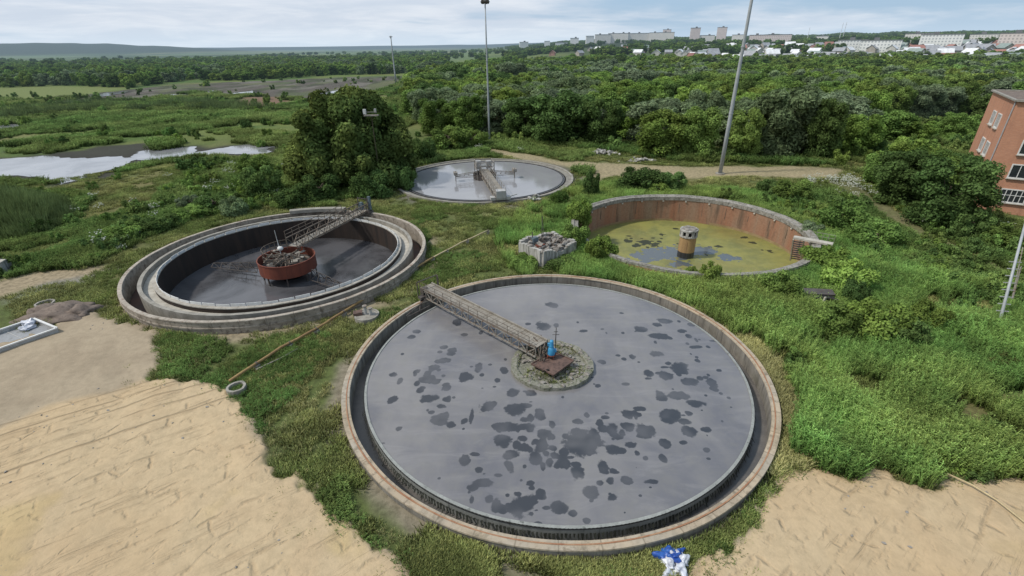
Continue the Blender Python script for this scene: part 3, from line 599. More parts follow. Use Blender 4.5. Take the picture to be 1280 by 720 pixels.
# ---- water sheets
def grid_disc(C, r, step):
    k = np.arange(-r - step, r + step * 2, step); X, Y = np.meshgrid(k, k); n_ = len(k)
    i = np.arange(n_ - 1)[:, None] * n_ + np.arange(n_ - 1)[None, :]
    Fq = np.stack([i, i + 1, i + n_ + 1, i + n_], -1).reshape(-1, 4)
    rr = np.hypot(X, Y).ravel(); Fq = Fq[(rr[Fq] < r).all(1)]
    used, inv = np.unique(Fq, return_inverse=True); Fq = inv.reshape(-1, 4)
    return X.ravel()[used] + C[0], Y.ravel()[used] + C[1], Fq
def spots(x, y, L, z, seed, grow=1.0, rough=.55):
    """signed spot field from spots measured in the photograph: (px, py, rx, ry)"""
    v = np.full(x.shape, -9.0)
    n_ = (fbm(x, y, .55, seed, 4) - .5) * 2; wx = (fbm(x, y, .9, seed + 9, 3) - .5) * .5; wy = (fbm(x, y, .9, seed + 19, 3) - .5) * .5
    for a, b, rx, ry in L:
        c = G(a, b, z); ax = abs(G(a + rx, b, z)[0] - c[0]) * grow; ay = abs(G(a, b - ry, z)[1] - c[1]) * grow
        k = (np.abs(x - c[0]) < ax * 2.5 + .5) & (np.abs(y - c[1]) < ay * 2.5 + .5)
        q = np.hypot((x[k] + wx[k] * ax - c[0]) / ax, (y[k] + wy[k] * ay - c[1]) / ay)
        v[k] = np.maximum(v[k], 1 - q + n_[k] * rough)
    return v
SP = [(400 + a / 2.56, 440 + b / 2.56, c / 2.56, d / 2.56) for a, b, c, d in [(235,73,15,8),(232,153,18,12),(252,246,12,8),(310,62,12,8),(345,90,35,12),(365,50,18,10),(400,28,20,10),(375,30,10,6),(322,122,15,12),(348,148,32,14),(405,115,15,12),(408,153,14,9),(385,173,15,8),(345,185,6,6),(385,215,28,22),(418,232,14,12),(460,220,12,10),(485,205,8,20),(470,80,22,18),(507,48,16,12),(567,90,12,8),(617,130,22,11),(537,175,30,20),(622,187,32,20),(672,130,18,12),(705,198,18,20),(590,60,14,10),(595,240,42,15),(660,240,32,14),(585,285,30,22),(655,305,20,14),(610,330,26,16),(605,363,18,18),(650,275,16,10),(715,265,24,18),(710,300,26,20),(690,342,22,18),(735,350,14,20),(770,355,35,18),(785,270,14,10),(840,290,66,42),(822,388,26,22),(655,217,20,10),(495,328,16,6),(508,376,18,12),(460,350,22,20),(520,420,35,16),(490,435,20,10),(485,475,10,16),(540,470,14,16),(565,490,20,25),(640,490,46,38),(670,420,14,10),(710,455,18,18),(765,497,28,18),(808,515,15,11),(855,540,12,10),(870,448,24,18),(937,467,22,14),(895,420,14,10),(930,412,16,14),(905,370,26,25),(940,380,16,10),(980,410,22,14),(1060,415,26,9),(1100,340,14,12),(1015,323,10,9),(995,297,22,13),(935,315,24,16),(935,250,22,25),(985,240,22,16),(1045,255,35,25),(1100,290,20,16),(985,200,20,16),(1020,202,12,8),(1025,182,20,8),(1120,205,32,22),(1165,222,26,10),(1180,255,30,20),(1165,290,14,7),(1237,248,18,10),(1180,195,14,8),(1090,140,20,18),(1150,140,36,14),(1200,165,35,12),(1150,52,32,18),(1110,75,26,14),(1180,95,30,14),(1253,98,16,14),(1215,85,12,8),(1050,72,16,12),(1000,14,12,8),(892,107,10,6),(905,35,10,6),(1237,313,12,8)]]
SP += [(700 + a / 4, 320 + b / 4, c / 4, d / 4) for a, b, c, d in [(400,365,35,15),(305,285,14,6),(118,375,25,8),(525,325,35,14),(480,345,25,12),(610,375,25,12),(490,400,45,18),(640,400,20,12),(490,490,35,15),(360,505,16,14),(320,515,14,8),(210,530,20,10),(290,497,12,6),(190,650,18,10),(330,640,20,10),(445,590,22,18),(740,455,14,8),(795,570,14,8),(805,688,14,8),(845,710,12,8),(680,455,30,8)]]
SP += [(400 + a / 4, 320 + b / 4, c / 4, d / 4) for a, b, c, d in [(482,377,20,10),(457,405,18,10),(690,330,22,18),(1115,350,45,20),(1180,345,15,14),(1160,245,30,14),(1040,340,18,8),(720,395,20,8),(615,455,20,10),(600,480,16,8),(365,593,20,10),(412,490,10,6),(630,522,24,12),(590,530,14,8),(790,557,22,18),(740,608,32,24),(810,595,10,8),(885,625,18,10),(915,570,16,10),(965,682,32,16),(1050,690,30,14)]]
rs = random.Random(3)
SP += [(rs.uniform(470, 930), rs.uniform(400, 650), rs.uniform(1.2, 3), rs.uniform(.8, 2)) for _ in range(60)]
SP += [(rs.gauss(858, 26), rs.gauss(440, 36), rs.uniform(2, 6), rs.uniform(1.5, 3)) for _ in range(22)] + [(rs.gauss(720, 55), rs.gauss(552, 20), rs.uniform(2.5, 8), rs.uniform(2, 6)) for _ in range(46)] + [(rs.gauss(548, 22), rs.gauss(490, 24), rs.uniform(2.5, 6), rs.uniform(2, 4)) for _ in range(18)] + [(rs.gauss(650, 24), rs.gauss(628, 14), rs.uniform(3, 7), rs.uniform(2.5, 5)) for _ in range(16)]
Z1 = .2
def scum_water(name, C, r, step, z, L, cols, seed, rough, drift=.5):
    x, y, Fq = grid_disc(C, r, step); v = spots(x, y, L, z, seed, 1.06, .5)
    t = NT(name); at = t.node('Attribute', attribute_name='scum'); w_ = t.coord('World')
    big = t.ramp(t.noise(t.coord('World', (1, .6, 1), (0, 0, .5)), .16, 5, .6, .4), .32, .68); mid = t.ramp(t.noise(w_, .9, 5, .65), .4, .7)
    sw = t.ramp(t.noise(t.coord('World', (.35, 1.3, 1), (0, 0, .35)), .55, 7, .7, 1.2), .46, .70); c = t.mix(big, cols[0], cols[1]); c = t.mix(t.math('MULTIPLY', sw, .38), c, tuple(q * 1.28 for q in cols[1])); c = t.mix(t.math('MULTIPLY', mid, .28), c, cols[2])
    sp_ = t.noise(w_, 6, 3, .6); mk = t.ramp(t.math('ADD', at.outputs['Fac'], t.math('MULTIPLY', t.math('SUBTRACT', sp_, .5), .5)), -.02, .22)
    fade = t.math('MULTIPLY', mk, t.math('ADD', .66, t.math('MULTIPLY', t.ramp(t.noise(w_, .45, 2), .38, .58), .32)))
    c = t.mix(fade, c, cols[3])
    m = t.finish(c, rough, .5, t.bump(t.noise(w_, 3.0, 4, .6), .06, .02))
    o = obj('water', np_mesh(name, np.c_[x, y, np.full(len(x), z)], Fq, m, {'scum': np.clip(v, -1, 1)})); tag(o, kind='structure')
    return o
scum_water('scum_water', T1C, 13.32, .07, Z1, SP, ((.122, .121, .134), (.198, .19, .188), (.20, .19, .165), (.036, .039, .046)), 5, .22)
def plain_water(name, C, r, z, c1, c2, rough, scale, spec=.5):
    t = NT(name); w_ = t.coord('World'); c = t.mix(t.ramp(t.noise(w_, scale, 5, .6, .6), .35, .65), c1, c2)
    m = t.finish(c, rough, spec, t.bump(t.noise(w_, 1.2, 3, .5), .03, .02)); mb = MB().lathe([(0.0, 0), (r * .5, 0), (r, 0)], 72, closed=False)
    return tag(mb.build('water', m, loc=(C[0], C[1], z)), kind='structure')
plain_water('sludge_water', T2C, 12.1, -1.75, (.095, .094, .10), (.022, .022, .024), .14, .10)
plain_water('still_water', T3C, 14.1, .12, (.27, .27, .275), (.235, .235, .245), .08, .12)
# duckweed on the abandoned tank
Z4 = -2.6
x, y, Fq = grid_disc(T4C, 13.4, .12)
BARE = [(822, 318, 22, 8), (845, 316, 26, 9), (878, 313, 16, 6), (805, 322, 18, 6), (910, 322, 14, 5), (850, 330, 16, 4)]
DARK = [(785, 301, 9, 3), (803, 303, 14, 4), (818, 306, 10, 4), (795, 307, 10, 3), (826, 293, 6, 2), (845, 286, 6, 1.5), (898, 308, 7, 2), (931, 297, 8, 2), (961, 314, 9, 3), (940, 303, 6, 2), (883, 319, 2, 4), (985, 312, 4, 2)]
bare = spots(x, y, BARE, Z4, 60, .98, .9); dark = spots(x, y, DARK + [(rs.gauss(806, 16), rs.gauss(303, 5), rs.uniform(1.5, 5), rs.uniform(.6, 1.6)) for _ in range(26)], Z4, 66, .72, .9)
t = NT('duckweed_water'); w_ = t.coord('World'); a1 = t.node('Attribute', attribute_name='bare'); a2 = t.node('Attribute', attribute_name='dark')
c = t.mix(t.ramp(t.noise(w_, .35, 6, .65, .5), .35, .65), (.235, .225, .062), (.155, .16, .052)); c = t.mix(t.math('MULTIPLY', t.ramp(t.noise(w_, 1.6, 5, .6), .5, .72), .5), c, (.26, .25, .10)); c = t.mix(t.math('MULTIPLY', t.ramp(t.noise(w_, .12, 3), .48, .7), .5), c, (.16, .11, .035))
sp_ = t.math('MULTIPLY', t.math('SUBTRACT', t.noise(w_, 2.5, 5, .7), .5), 1.3)
c = t.mix(t.ramp(t.math('ADD', a1.outputs['Fac'], sp_), .0, .2), c, (.085, .098, .105)); c = t.mix(t.math('MULTIPLY', t.ramp(t.math('ADD', a2.outputs['Fac'], sp_), .0, .15), .95), c, (.022, .026, .012))
m4 = t.finish(c, t.math('SUBTRACT', .55, t.math('MULTIPLY', t.ramp(a1.outputs['Fac'], 0, .2), .45)), .45)
tag(obj('water', np_mesh('duckweed_water', np.c_[x, y, np.full(len(x), Z4)], Fq, m4, {'bare': np.clip(bare, -1, 1), 'dark': np.clip(dark, -1, 1)})), kind='structure')
# marsh pools
tp = NT('pool_water'); mpool = tp.hz
w_ = tp.coord('World'); cp = tp.mix(tp.ramp(tp.noise(w_, .12, 6, .65, .5), .38, .62), (.17, .172, .18), (.29, .29, .30)); cp = tp.mix(tp.ramp(tp.noise(tp.coord('World', (.5, 1, 1)), .3, 6, .7), .60, .72), cp, (.06, .06, .055)); mp_ = tp.finish(cp, .10, .9, tp.bump(tp.noise(w_, .8, 3), .05, .05), haze=True)
def soft_outline(P, step, amp, sc, seed):
    out_ = []
    for i in range(len(P)):
        a, b = P[i], P[(i + 1) % len(P)]; k = max(1, int(np.hypot(*(b - a)) / step))
        for j in range(k): out_.append(a + (b - a) * j / k)
    Q = np.array(out_)
    return Q + np.c_[fbm(Q[:, 0], Q[:, 1], sc, seed) - .5, fbm(Q[:, 0], Q[:, 1], sc, seed + 50) - .5] * amp * 2
for i, P in enumerate(PUD):
    Q = soft_outline(soft_outline(P, 1.0, 3.6, 9, i), .7, 1.6, 2.5, i + 30); bm = bmesh.new(); vs = [bm.verts.new((q[0], q[1], -.03)) for q in Q]; bm.faces.new(vs); bmesh.ops.triangulate(bm, faces=bm.faces[:])
    for f in bm.faces:
        if f.normal.z < 0: f.normal_flip()
    me = bpy.data.meshes.new('pool'); bm.to_mesh(me); bm.free(); me.materials.append(mp_); tag(obj('water', me), kind='structure')
# ================================================================== THE SETTLING TANKS
def truss(L, width, depth, bays, z_top, chord=.09, web=.055, x0=0.0):
    """two side trusses along +X, top chord at z_top"""
    sides = []
    for s in (-1, 1):
        mb = MB(); y_ = s * width / 2; zt, zb = z_top, z_top - depth
        mb.bar((x0, y_, zt), (L, y_, zt), chord); mb.bar((x0, y_, zb), (L, y_, zb), chord)
        for i in range(bays + 1):
            xx = x0 + (L - x0) * i / bays; mb.bar((xx, y_, zb), (xx, y_, zt), web)
            if i < bays:
                xn = x0 + (L - x0) * (i + 1) / bays; a, b = (zb, zt) if i % 2 else (zt, zb); mb.bar((xx, y_, a), (xn, y_, b), web * 1.15)
        sides.append(mb)
    return sides
def railing(L, y_, z0, h, n, x0=0.0, w=.045):
    mb = MB(); mb.bar((x0, y_, z0 + h), (L, y_, z0 + h), w); mb.bar((x0, y_, z0 + h * .5), (L, y_, z0 + h * .5), w * .8)
    for i in range(n + 1): xx = x0 + (L - x0) * i / n; mb.bar((xx, y_, z0), (xx, y_, z0 + h), w)
    return mb
def planks(L, width, z, x0=0.0, step=.32, th=.05):
    mb = MB(); x_ = x0; rr = random.Random(4)
    while x_ < L - .05:
        mb.box((x_ + step / 2, rr.uniform(-.02, .02), z + rr.uniform(-.006, .006)), (step - .025, width, th)); x_ += step
    return mb
def wheel(c, r, w_, axis='X'):
    mb = MB(); c = Vector(c); d = Vector((w_ / 2, 0, 0)) if axis == 'X' else Vector((0, w_ / 2, 0))
    mb.tube([c - d, c + d], r, 16); mb.tube([c - d * 1.4, c + d * 1.4], r * .35, 10); return mb

# ---- the big front tank
t1 = thing('settling_tank', 'large round settling tank in front, full of grey sludge with dark patches', 'settling tank', (*T1C, 0))
Ro, Ri, Zr = T1R, T1R - .46, .5
MB().lathe([(Ri, -1), (Ro, -1), (Ro, Zr), (Ri, Zr)], 180, wob=.012, seed=2).build('wall', MAT['concrete_streak'], t1)
cap = MB().lathe([(Ri - .03, Zr + .002), (Ro + .05, Zr + .002), (Ro + .04, Zr + .085), (Ri - .01, Zr + .085)], 180, wob=.014, seed=3).build('rim', MAT['rim_tan'], t1)
MB().lathe([(Ri + .15, Zr + .05), (Ri + .22, Zr + .05), (Ri + .22, Zr + .115), (Ri + .15, Zr + .115)], 180, wob=.012, seed=4).build('rail', MAT['rust_line'], t1)
MB().lathe([(13.1, -.60), (Ri + .1, -.60), (Ri + .1, -.8), (13.1, -.8)], 120).build('channel', simple('channel_brown', (.15, .135, .12), (.09, .085, .08), .7, .35, .5, stain=(.11, .095, .075), stain_amt=(.6, .8), bump=.1), t1)
MB().lathe([(13.18, -.7), (13.34, -.7), (13.34, .235), (13.18, .245)], 180, wob=.01, seed=6).build('weir', MAT['weir_green'], t1)
wp = MB(); fr = MB(); nT = 420; rr = random.Random(8)
for i in range(nT):
    a = 2 * PI * i / nT; b = 2 * PI * (i + 1) / nT; c_, s_ = math.cos(a), math.sin(a); c2, s2 = math.cos(b), math.sin(b); cm, sm_ = math.cos((a + b) / 2), math.sin((a + b) / 2)
    r_ = 13.36; n0 = len(wp.v)
    wp.v += [(r_ * c_, r_ * s_, .14), (r_ * c2, r_ * s2, .14), (r_ * c2, r_ * s2, .27), (r_ * cm, r_ * sm_, .19), (r_ * c_, r_ * s_, .27)]; wp.f.append((n0, n0 + 1, n0 + 2, n0 + 3, n0 + 4))
    ln = rr.uniform(.16, .46); ww = rr.uniform(.35, .9); r2 = 13.375; r3 = 13.42 + rr.uniform(0, .2); am = (a + b) / 2; da = (b - a) * ww / 2; n0 = len(fr.v)
    fr.v += [(r2 * math.cos(am - da), r2 * math.sin(am - da), -.10 + rr.uniform(-.08, .04)), (r2 * math.cos(am + da), r2 * math.sin(am + da), -.10), (r3 * math.cos(am + da * .4), r3 * math.sin(am + da * .4), -.12 - ln), (r3 * math.cos(am - da * .4), r3 * math.sin(am - da * .4), -.12 - ln)]
    fr.f.append((n0, n0 + 1, n0 + 2, n0 + 3))
wp.build('weir_plate', MAT['wet_shade_dark'], t1); fr.build('algae_fringe', MAT['algae'], t1)['kind'] = 'stuff'
# centre well
cw = thing('centre_well', 'round stony island with weeds in the middle of the big front tank', 'centre well', (2.8, 28.6, 0))
MB().lathe([(2.45, -.4), (2.98, -.4), (2.96, .5), (2.55, .52), (2.45, .45)], 72, wob=.05, seed=9).build('ring_wall', MAT['gravel'], cw)
MB().lathe([(0, .30), (.8, .34), (1.6, .30), (2.5, .36)], 48, closed=False, wob=.06, seed=11).build('gravel_fill', MAT['gravel'], cw)
rbm = MB()
for i in range(190):
    a, q = rr.uniform(0, 6.28), math.sqrt(rr.random()) * 2.8; s_ = rr.uniform(.05, .2); rbm.blob((q * math.cos(a), q * math.sin(a), .37 + (.13 if q > 2.4 else 0)), (s_, s_ * rr.uniform(.6, 1), s_ * .7), i, 1)
rbm.build('rubble', MAT['rubble'], cw)['kind'] = 'stuff'
# scraper bridge on the big tank
e = G(541, 371, .6)[:2]; dv = e - T1C; ang1 = math.atan2(dv[1], dv[0])
b1 = thing('scraper_bridge', 'grey truss walkway from the rim to the island of the big front tank', 'bridge', (2.8, 28.6, 0), ang1)
LB = 15.0
for mb in truss(LB, 1.3, .75, 17, 1.58, x0=1.0): mb.build('truss', MAT['steel_grey'], b1)
planks(LB, 1.16, 1.56, 1.0).build('deck', MAT['plank'], b1)
for s in (-1, 1):
    mb = MB(); mb.box((1.0 + (LB - 1) / 2, s * .64, 1.66), (LB - 1, .10, .13)); mb.build('edge_beam', MAT['plank'] if s < 0 else MAT['steel_brown'], b1)
railing(LB, .68, 1.58, .72, 12, 1.6, .03).build('handrail', MAT['steel_brown'], b1)
for i in range(8): MB().bar((2 + i * 1.7, -.62, .85), (2 + i * 1.7 + .85, .62, .85), .05).build('cross_brace', MAT['steel_brown'], b1)
end = MB(); end.box((14.5, 0, .95), (.5, 2.3, .22)); end.bar((14.75, -1.1, 1.0), (14.75, -1.1, 2.4), .07); end.bar((14.75, 1.1, 1.0), (14.75, 1.1, 2.4), .07); end.bar((14.75, -1.1, 2.4), (14.75, 1.1, 2.4), .07); end.bar((14.2, -.8, 1.0), (14.2, -.8, 2.5), .06); end.bar((14.2, -.8, 2.5), (14.75, -1.1, 2.4), .06); end.box((14.75, .4, 1.35), (.5, .6, .55))
end.build('end_carriage', MAT['steel_dark'], b1)
for s in (-.95, .95): wheel((14.45, s, .77), .2, .14).build('wheel', MAT['black'], b1)
mb = MB(); mb.bar((13.4, .9, .5), (13.4, 3.2, .34), .06); mb.bar((13.4, 2.0, .45), (14.4, 1.1, .9), .05); mb.bar((14.0, .8, .9), (13.6, 3.3, .35), .05); mb.build('skimmer_arm', MAT['steel_dark'], b1)
mb = MB(); rr = random.Random(12)
for i in range(34): mb.bar((1.1 + rr.uniform(-.9, .9), rr.uniform(-.9, .9), rr.uniform(.5, 1.2)), (1.0 + rr.uniform(-.6, .9), rr.uniform(-.9, .9), rr.uniform(.9, 1.9)), .06)
mb.build('pivot_frame', MAT['steel_brown'], b1)
# rusty platform
q = [G(664, 455, .72), G(692, 469, .85), G(717, 451, .9), G(692, 440, .8)]; cq = sum(q) / 4
pl = thing('steel_platform', 'rusty red square steel plate lying on the stony island', 'platform', tuple(cq))
mb = MB(); mb.add([tuple(p_ - cq) for p_ in q] + [tuple(p_ - cq + np.array([0, 0, -.09])) for p_ in q], [(0, 1, 2, 3), (4, 7, 6, 5), (0, 4, 5, 1), (1, 5, 6, 2), (2, 6, 7, 3), (3, 7, 4, 0)]); mb.build('plate', MAT['rust_plate'], pl)
mb = MB()
for i in range(4): a, b = q[i] - cq, q[(i + 1) % 4] - cq; mb.bar(a + (0, 0, .02), b + (0, 0, .02), .07, .1)
mb.build('kerb_angle', MAT['rust_plate'], pl)
for i in range(4): a = (q[i] - cq) * .8; MB().bar((a[0], a[1], -.6), (a[0], a[1], -.06), .14).build('support', MAT['steel_brown'], pl)
a = (q[1] - cq) * .62 + (q[0] - cq) * .3; MB().box((a[0], a[1], .02), (.35, .16, .06), .5).build('slot', MAT['void'], pl); a = (q[2] - cq) * .55 + (q[1] - cq) * .3; MB().box((a[0], a[1], .02), (.35, .16, .06), .8).build('slot', MAT['void'], pl)
# blue drive
dv_ = G(689, 446, .9)
dr = thing('drive_unit', 'bright blue upright drive motor standing on the rusty plate', 'drive motor', tuple(dv_))
MB().lathe([(0, .24), (.27, .24), (.28, .28), (.25, .66), (.19, .8), (.17, .84), (0, .84)], 18, closed=False).build('gearbox', MAT['blue_paint'], dr, True)
MB().lathe([(0, .84), (.17, .84), (.16, .92), (.145, .96), (.14, 1.3), (.11, 1.4), (0, 1.4)], 18, closed=False).build('motor', MAT['blue_paint'], dr, True)
MB().box((.26, 0, .55), (.18, .22, .2)).build('terminal_box', MAT['blue_paint'], dr); MB().box((-.2, .12, .98), (.14, .16, .22)).build('terminal_box', MAT['blue_paint'], dr)
mb = MB()
for a in (0.4, 1.97, 3.54, 5.1): mb.bar((.32 * math.cos(a), .32 * math.sin(a), -.02), (.22 * math.cos(a), .22 * math.sin(a), .26), .07)
mb.lathe([(.2, .2), (.34, .2), (.34, .25), (.2, .25)], 18); mb.build('stand', MAT['rust_red'], dr)
mv = G(694, 440, .9)
ms_ = thing('contact_mast', 'thin dark mast sticking up behind the blue drive motor', 'mast', tuple(mv))
MB().tube([(0, 0, -.3), (0, 0, 1.0), (.02, 0, 2.1)], [.05, .04, .025], 8).build('pole', MAT['steel_dark'], ms_); mb = MB(); mb.bar((-.25, 0, 1.5), (.25, 0, 1.5), .03); mb.bar((-.15, 0, 1.75), (.15, 0, 1.75), .03); mb.build('crossbar', MAT['steel_dark'], ms_)

# ---- the raised tank on the left
t2 = thing('settling_tank', 'raised round tank with double concrete rim and a rusty red drum inside', 'settling tank', (*T2C, 0))
MB().lathe([(14.70, -2), (15.0, -2), (15.0, .42), (15.07, .46), (15.07, .58), (15.0, .6), (15.0, 1.078), (14.70, 1.078)], 160, wob=.02, seed=21).build('outer_wall', MAT['wall_beige'], t2)
MB().lathe([(14.68, 1.08), (15.05, 1.08), (15.04, 1.16), (14.70, 1.16)], 160, wob=.02, seed=21).build('outer_rim', simple('rim_beige', joints=44, c1=(.46, .41, .345), c2=(.34, .295, .24), scale=1.2, rough=.9, stain=(.17, .10, .07), stain_amt=(.5, .7)), t2)
MB().lathe([(13.2, -2), (13.55, -2), (13.55, .98), (13.2, .98)], 160, wob=.02, seed=23).build('middle_wall', MAT['concrete'], t2)
MB().lathe([(13.3, -.7), (14.6, -.7), (14.6, -.9), (13.3, -.9)], 120).build('outer_channel', simple('channel_rust', (.10, .05, .035), (.05, .04, .035), .8, .6), t2)
MB().lathe([(12.2, .45), (13.3, .45), (13.3, .2), (12.2, .2)], 120).build('inner_channel', MAT['concrete_light'], t2)
MB().lathe([(11.92, -3), (12.3, -3), (12.3, .86), (11.92, .86)], 160, wob=.02, seed=24).build('inner_wall', simple('wall_dark_brown', (.045, .031, .024), (.022, .018, .016), 1.3, .7, streak=True), t2)
MB().lathe([(11.9, .862), (12.34, .862), (12.34, .95), (11.9, .95)], 160, wob=.02, seed=24).build('inner_rim', MAT['rim_white'], t2)
mb = MB(); nn = 56
for i in range(nn):
    a, b = 2 * PI * (i + .04) / nn, 2 * PI * (i + .96) / nn
    for j in range(3):
        a1, b1_ = a + (b - a) * j / 3, a + (b - a) * (j + 1) / 3; n0 = len(mb.v)
        zt = 1.2 + .04 * math.sin(i * 2.1)
        for rr_, zz in ((11.93, .9), (11.93, zt)):
            mb.v += [(rr_ * math.cos(a1), rr_ * math.sin(a1), zz), (rr_ * math.cos(b1_), rr_ * math.sin(b1_), zz)]
        for rr_, zz in ((11.97, .9), (11.97, zt)):
            mb.v += [(rr_ * math.cos(a1), rr_ * math.sin(a1), zz), (rr_ * math.cos(b1_), rr_ * math.sin(b1_), zz)]
        mb.f += [(n0, n0 + 1, n0 + 3, n0 + 2), (n0 + 4, n0 + 6, n0 + 7, n0 + 5), (n0 + 2, n0 + 3, n0 + 7, n0 + 6), (n0, n0 + 2, n0 + 6, n0 + 4), (n0 + 1, n0 + 5, n0 + 7, n0 + 3)]
mb.build('weir_plate', MAT['white_paint'], t2)
mb = MB()                                                      # broken step in the far rim
a0 = 1.93; mb.lathe([(14.2, 1.2), (15.05, 1.2), (15.05, 1.62), (14.2, 1.62)], 20, a0=a0 - .5, a1=a0); mb.build('raised_rim', MAT['concrete'], t2)
dz = .95; dcen = (T2C[0] - .1, T2C[1] - .1)
dm = thing('feed_drum', 'rusty red steel drum hanging on legs in the middle of the left tank', 'drum', (*dcen, -.35))
RD = 2.95
MB().lathe([(RD - .06, -.42), (RD, -.42), (RD, dz), (RD + .05, dz), (RD + .05, dz + .08), (RD - .06, dz + .08)], 64).build('shell', MAT['rust_red'], dm, False)
MB().lathe([(0, .1), (RD - .1, .1), (RD - .1, .02), (0, .02)], 48, closed=False).build('inner_floor', MAT['steel_dark'], dm)
MB().lathe([(0, -3), (1.1, -3), (1.1, .2), (0, .2)], 28, closed=False).build('column', MAT['void'], dm)
for i in range(8): a = i * PI / 4 + .3; MB().bar((2.7 * math.cos(a), 2.7 * math.sin(a), -2.2), (2.75 * math.cos(a), 2.75 * math.sin(a), -.3), .13).build('leg', MAT['steel_dark'], dm)
mb = MB(); rr = random.Random(31)
for i in range(46):
    a, q = rr.uniform(0, 6.28), rr.uniform(.3, 2.5); b_ = a + rr.uniform(-.9, .9); q2 = rr.uniform(.4, 2.8)
    mb.bar((q * math.cos(a), q * math.sin(a), rr.uniform(.3, 1.2)), (q2 * math.cos(b_), q2 * math.sin(b_), rr.uniform(.4, 1.5)), rr.uniform(.08, .2))
mb.build('walkway_frame', MAT['steel_brown'], dm)
for i in range(7): MB().box((rr.uniform(-2, 2), rr.uniform(-2, 2), rr.uniform(.9, 1.25)), (rr.uniform(.5, 1.3), rr.uniform(.3, .7), .06), rr.uniform(0, 3)).build('deck_plate', MAT['plank'], dm)
mb = MB(); k = 14
for i in range(k):
    a = 1.9 + 3.5 * i / (k - 1); p_ = (2.3 * math.cos(a), 2.3 * math.sin(a)); mb.bar((*p_, 1.0), (*p_, 2.15), .05)
    if i:
        for hh in (1.6, 2.15): mb.bar((*lp, hh), (*p_, hh), .045)
    lp = p_
mb.build('handrail', MAT['steel_brown'], dm)
MB().blob((-.6, .3, 1.85), (.32, .32, .26), 3, 2, .05).build('white_cover', MAT['white_paint'], dm, True); MB().tube([(-.75, .45, 1.2), (-.85, .5, 3.9)], [.06, .03], 8).build('mast', MAT['pale_steel'], dm)
# rake arms in the sludge
for k_, (px, py, qx, qy, lab) in enumerate([(325, 338, 268, 331, 'dark lattice rake arm in the sludge left of the red drum'), (392, 347, 440, 362, 'dark lattice rake arm in the sludge right of the red drum')]):
    p_, q_ = G(px, py, -1.2), G(qx, qy, -1.2); d_ = q_ - p_; L_ = float(np.hypot(*d_[:2])); ra = thing('rake_arm', lab, 'rake arm', (p_[0], p_[1], -1.3), math.atan2(d_[1], d_[0]), 'rake arms under the red drum')
    mb = MB(); n_ = 5
    for s in (-.5, .5):
        mb.bar((0, s, 0.05), (L_, s, 0.0), .07)
    mb.bar((0, 0, 1.1), (L_, 0, .35), .06)
    mb.build('chord', MAT['steel_dark'], ra); mb = MB()
    for i in range(n_ + 1):
        x_ = L_ * i / n_; zt = 1.1 - .75 * i / n_
        for s in (-.5, .5):
            mb.bar((x_, s, 0), (x_, 0, zt), .05)
            if i < n_: mb.bar((x_, s, 0), (L_ * (i + 1) / n_, 0, 1.1 - .75 * (i + 1) / n_), .045)
    mb.build('lattice', MAT['steel_dark'], ra)
e2 = G(456, 260, 1.6)[:2]; d2 = e2 - np.array(dcen); ang2 = math.atan2(d2[1], d2[0]); L2 = float(np.hypot(*d2)) + .3
b2 = thing('scraper_bridge', 'dark truss walkway from the red drum to the far rim of the left tank', 'bridge', (*dcen, 0), ang2)
for mb in truss(L2, 1.3, 1.0, 15, 2.3, .1, .06, x0=1.2): mb.build('truss', MAT['steel_brown'], b2)
planks(L2, 1.16, 1.42, 1.2).build('deck', MAT['plank'], b2)
railing(L2 - 4.2, .68, 2.3, .8, 9, 1.2, .05).build('handrail', MAT['steel_brown'], b2)
mb = MB(); mb.box((L2 - .6, 0, 1.25), (.7, 2.6, .3)); mb.bar((L2 - .9, -1.0, 1.3), (L2 - .9, -1.0, 3.2), .09); mb.bar((L2 - .2, 1.0, 1.3), (L2 - .2, 1.0, 3.0), .09); mb.bar((L2 - .9, -1, 3.1), (L2 - .2, 1, 2.9), .07); mb.bar((L2 - .4, -.4, 1.3), (L2 - .4, -.4, 2.9), .08); mb.build('end_carriage', MAT['steel_dark'], b2)
for s in (-1.1, 1.1): wheel((L2 - .6, s, 1.37), .2, .14).build('wheel', MAT['black'], b2)
mb = MB(); mb.box((L2 - .5, .35, 1.8), (.6, .6, .8)); mb.box((L2 - .5, .35, 2.3), (.4, .4, .25)); mb.build('drive_cabinet', MAT['blue_faded'], b2); mb = MB().box((L2 - .1, -.7, 2.3), (.3, .35, 1.8)); mb.build('control_box', MAT['blue_faded'], b2)

# ---- the far tank
t3 = thing('settling_tank', 'farthest round tank, low rim, full of pale still water', 'settling tank', (*T3C, 0))
MB().lathe([(15.2, -1), (15.6, -1), (15.6, .34), (15.2, .34)], 140, wob=.02, seed=41).build('outer_wall', MAT['concrete'], t3)
MB().lathe([(14.4, -.4), (15.3, -.4), (15.3, .20), (14.4, .10)], 140, wob=.015, seed=42).build('walkway', simple('walk_grey', (.26, .245, .21), (.18, .17, .15), .8, .9, stain=(.11, .105, .085), stain_amt=(.5, .7)), t3)
MB().lathe([(13.95, -.4), (14.45, -.4), (14.45, .02), (13.95, .02)], 120).build('channel', MAT['void'], t3)
MB().lathe([(13.75, -1), (13.95, -1), (13.95, .2), (13.75, .22)], 140, wob=.01, seed=44).build('weir', MAT['wet_shade_dark'], t3)
e3 = G(626, 250, .6)[:2]; c3 = T3C; d3 = e3 - c3; ang3 = math.atan2(d3[1], d3[0]); L3 = float(np.hypot(*d3)) + .2
b3 = thing('scraper_bridge', 'pale grey bridge with side arms on the farthest tank', 'bridge', (*c3, 0), ang3)
for mb in truss(L3, 1.5, .8, 12, 1.5, .12, .07, x0=-1): mb.build('truss', MAT['steel_grey'], b3)
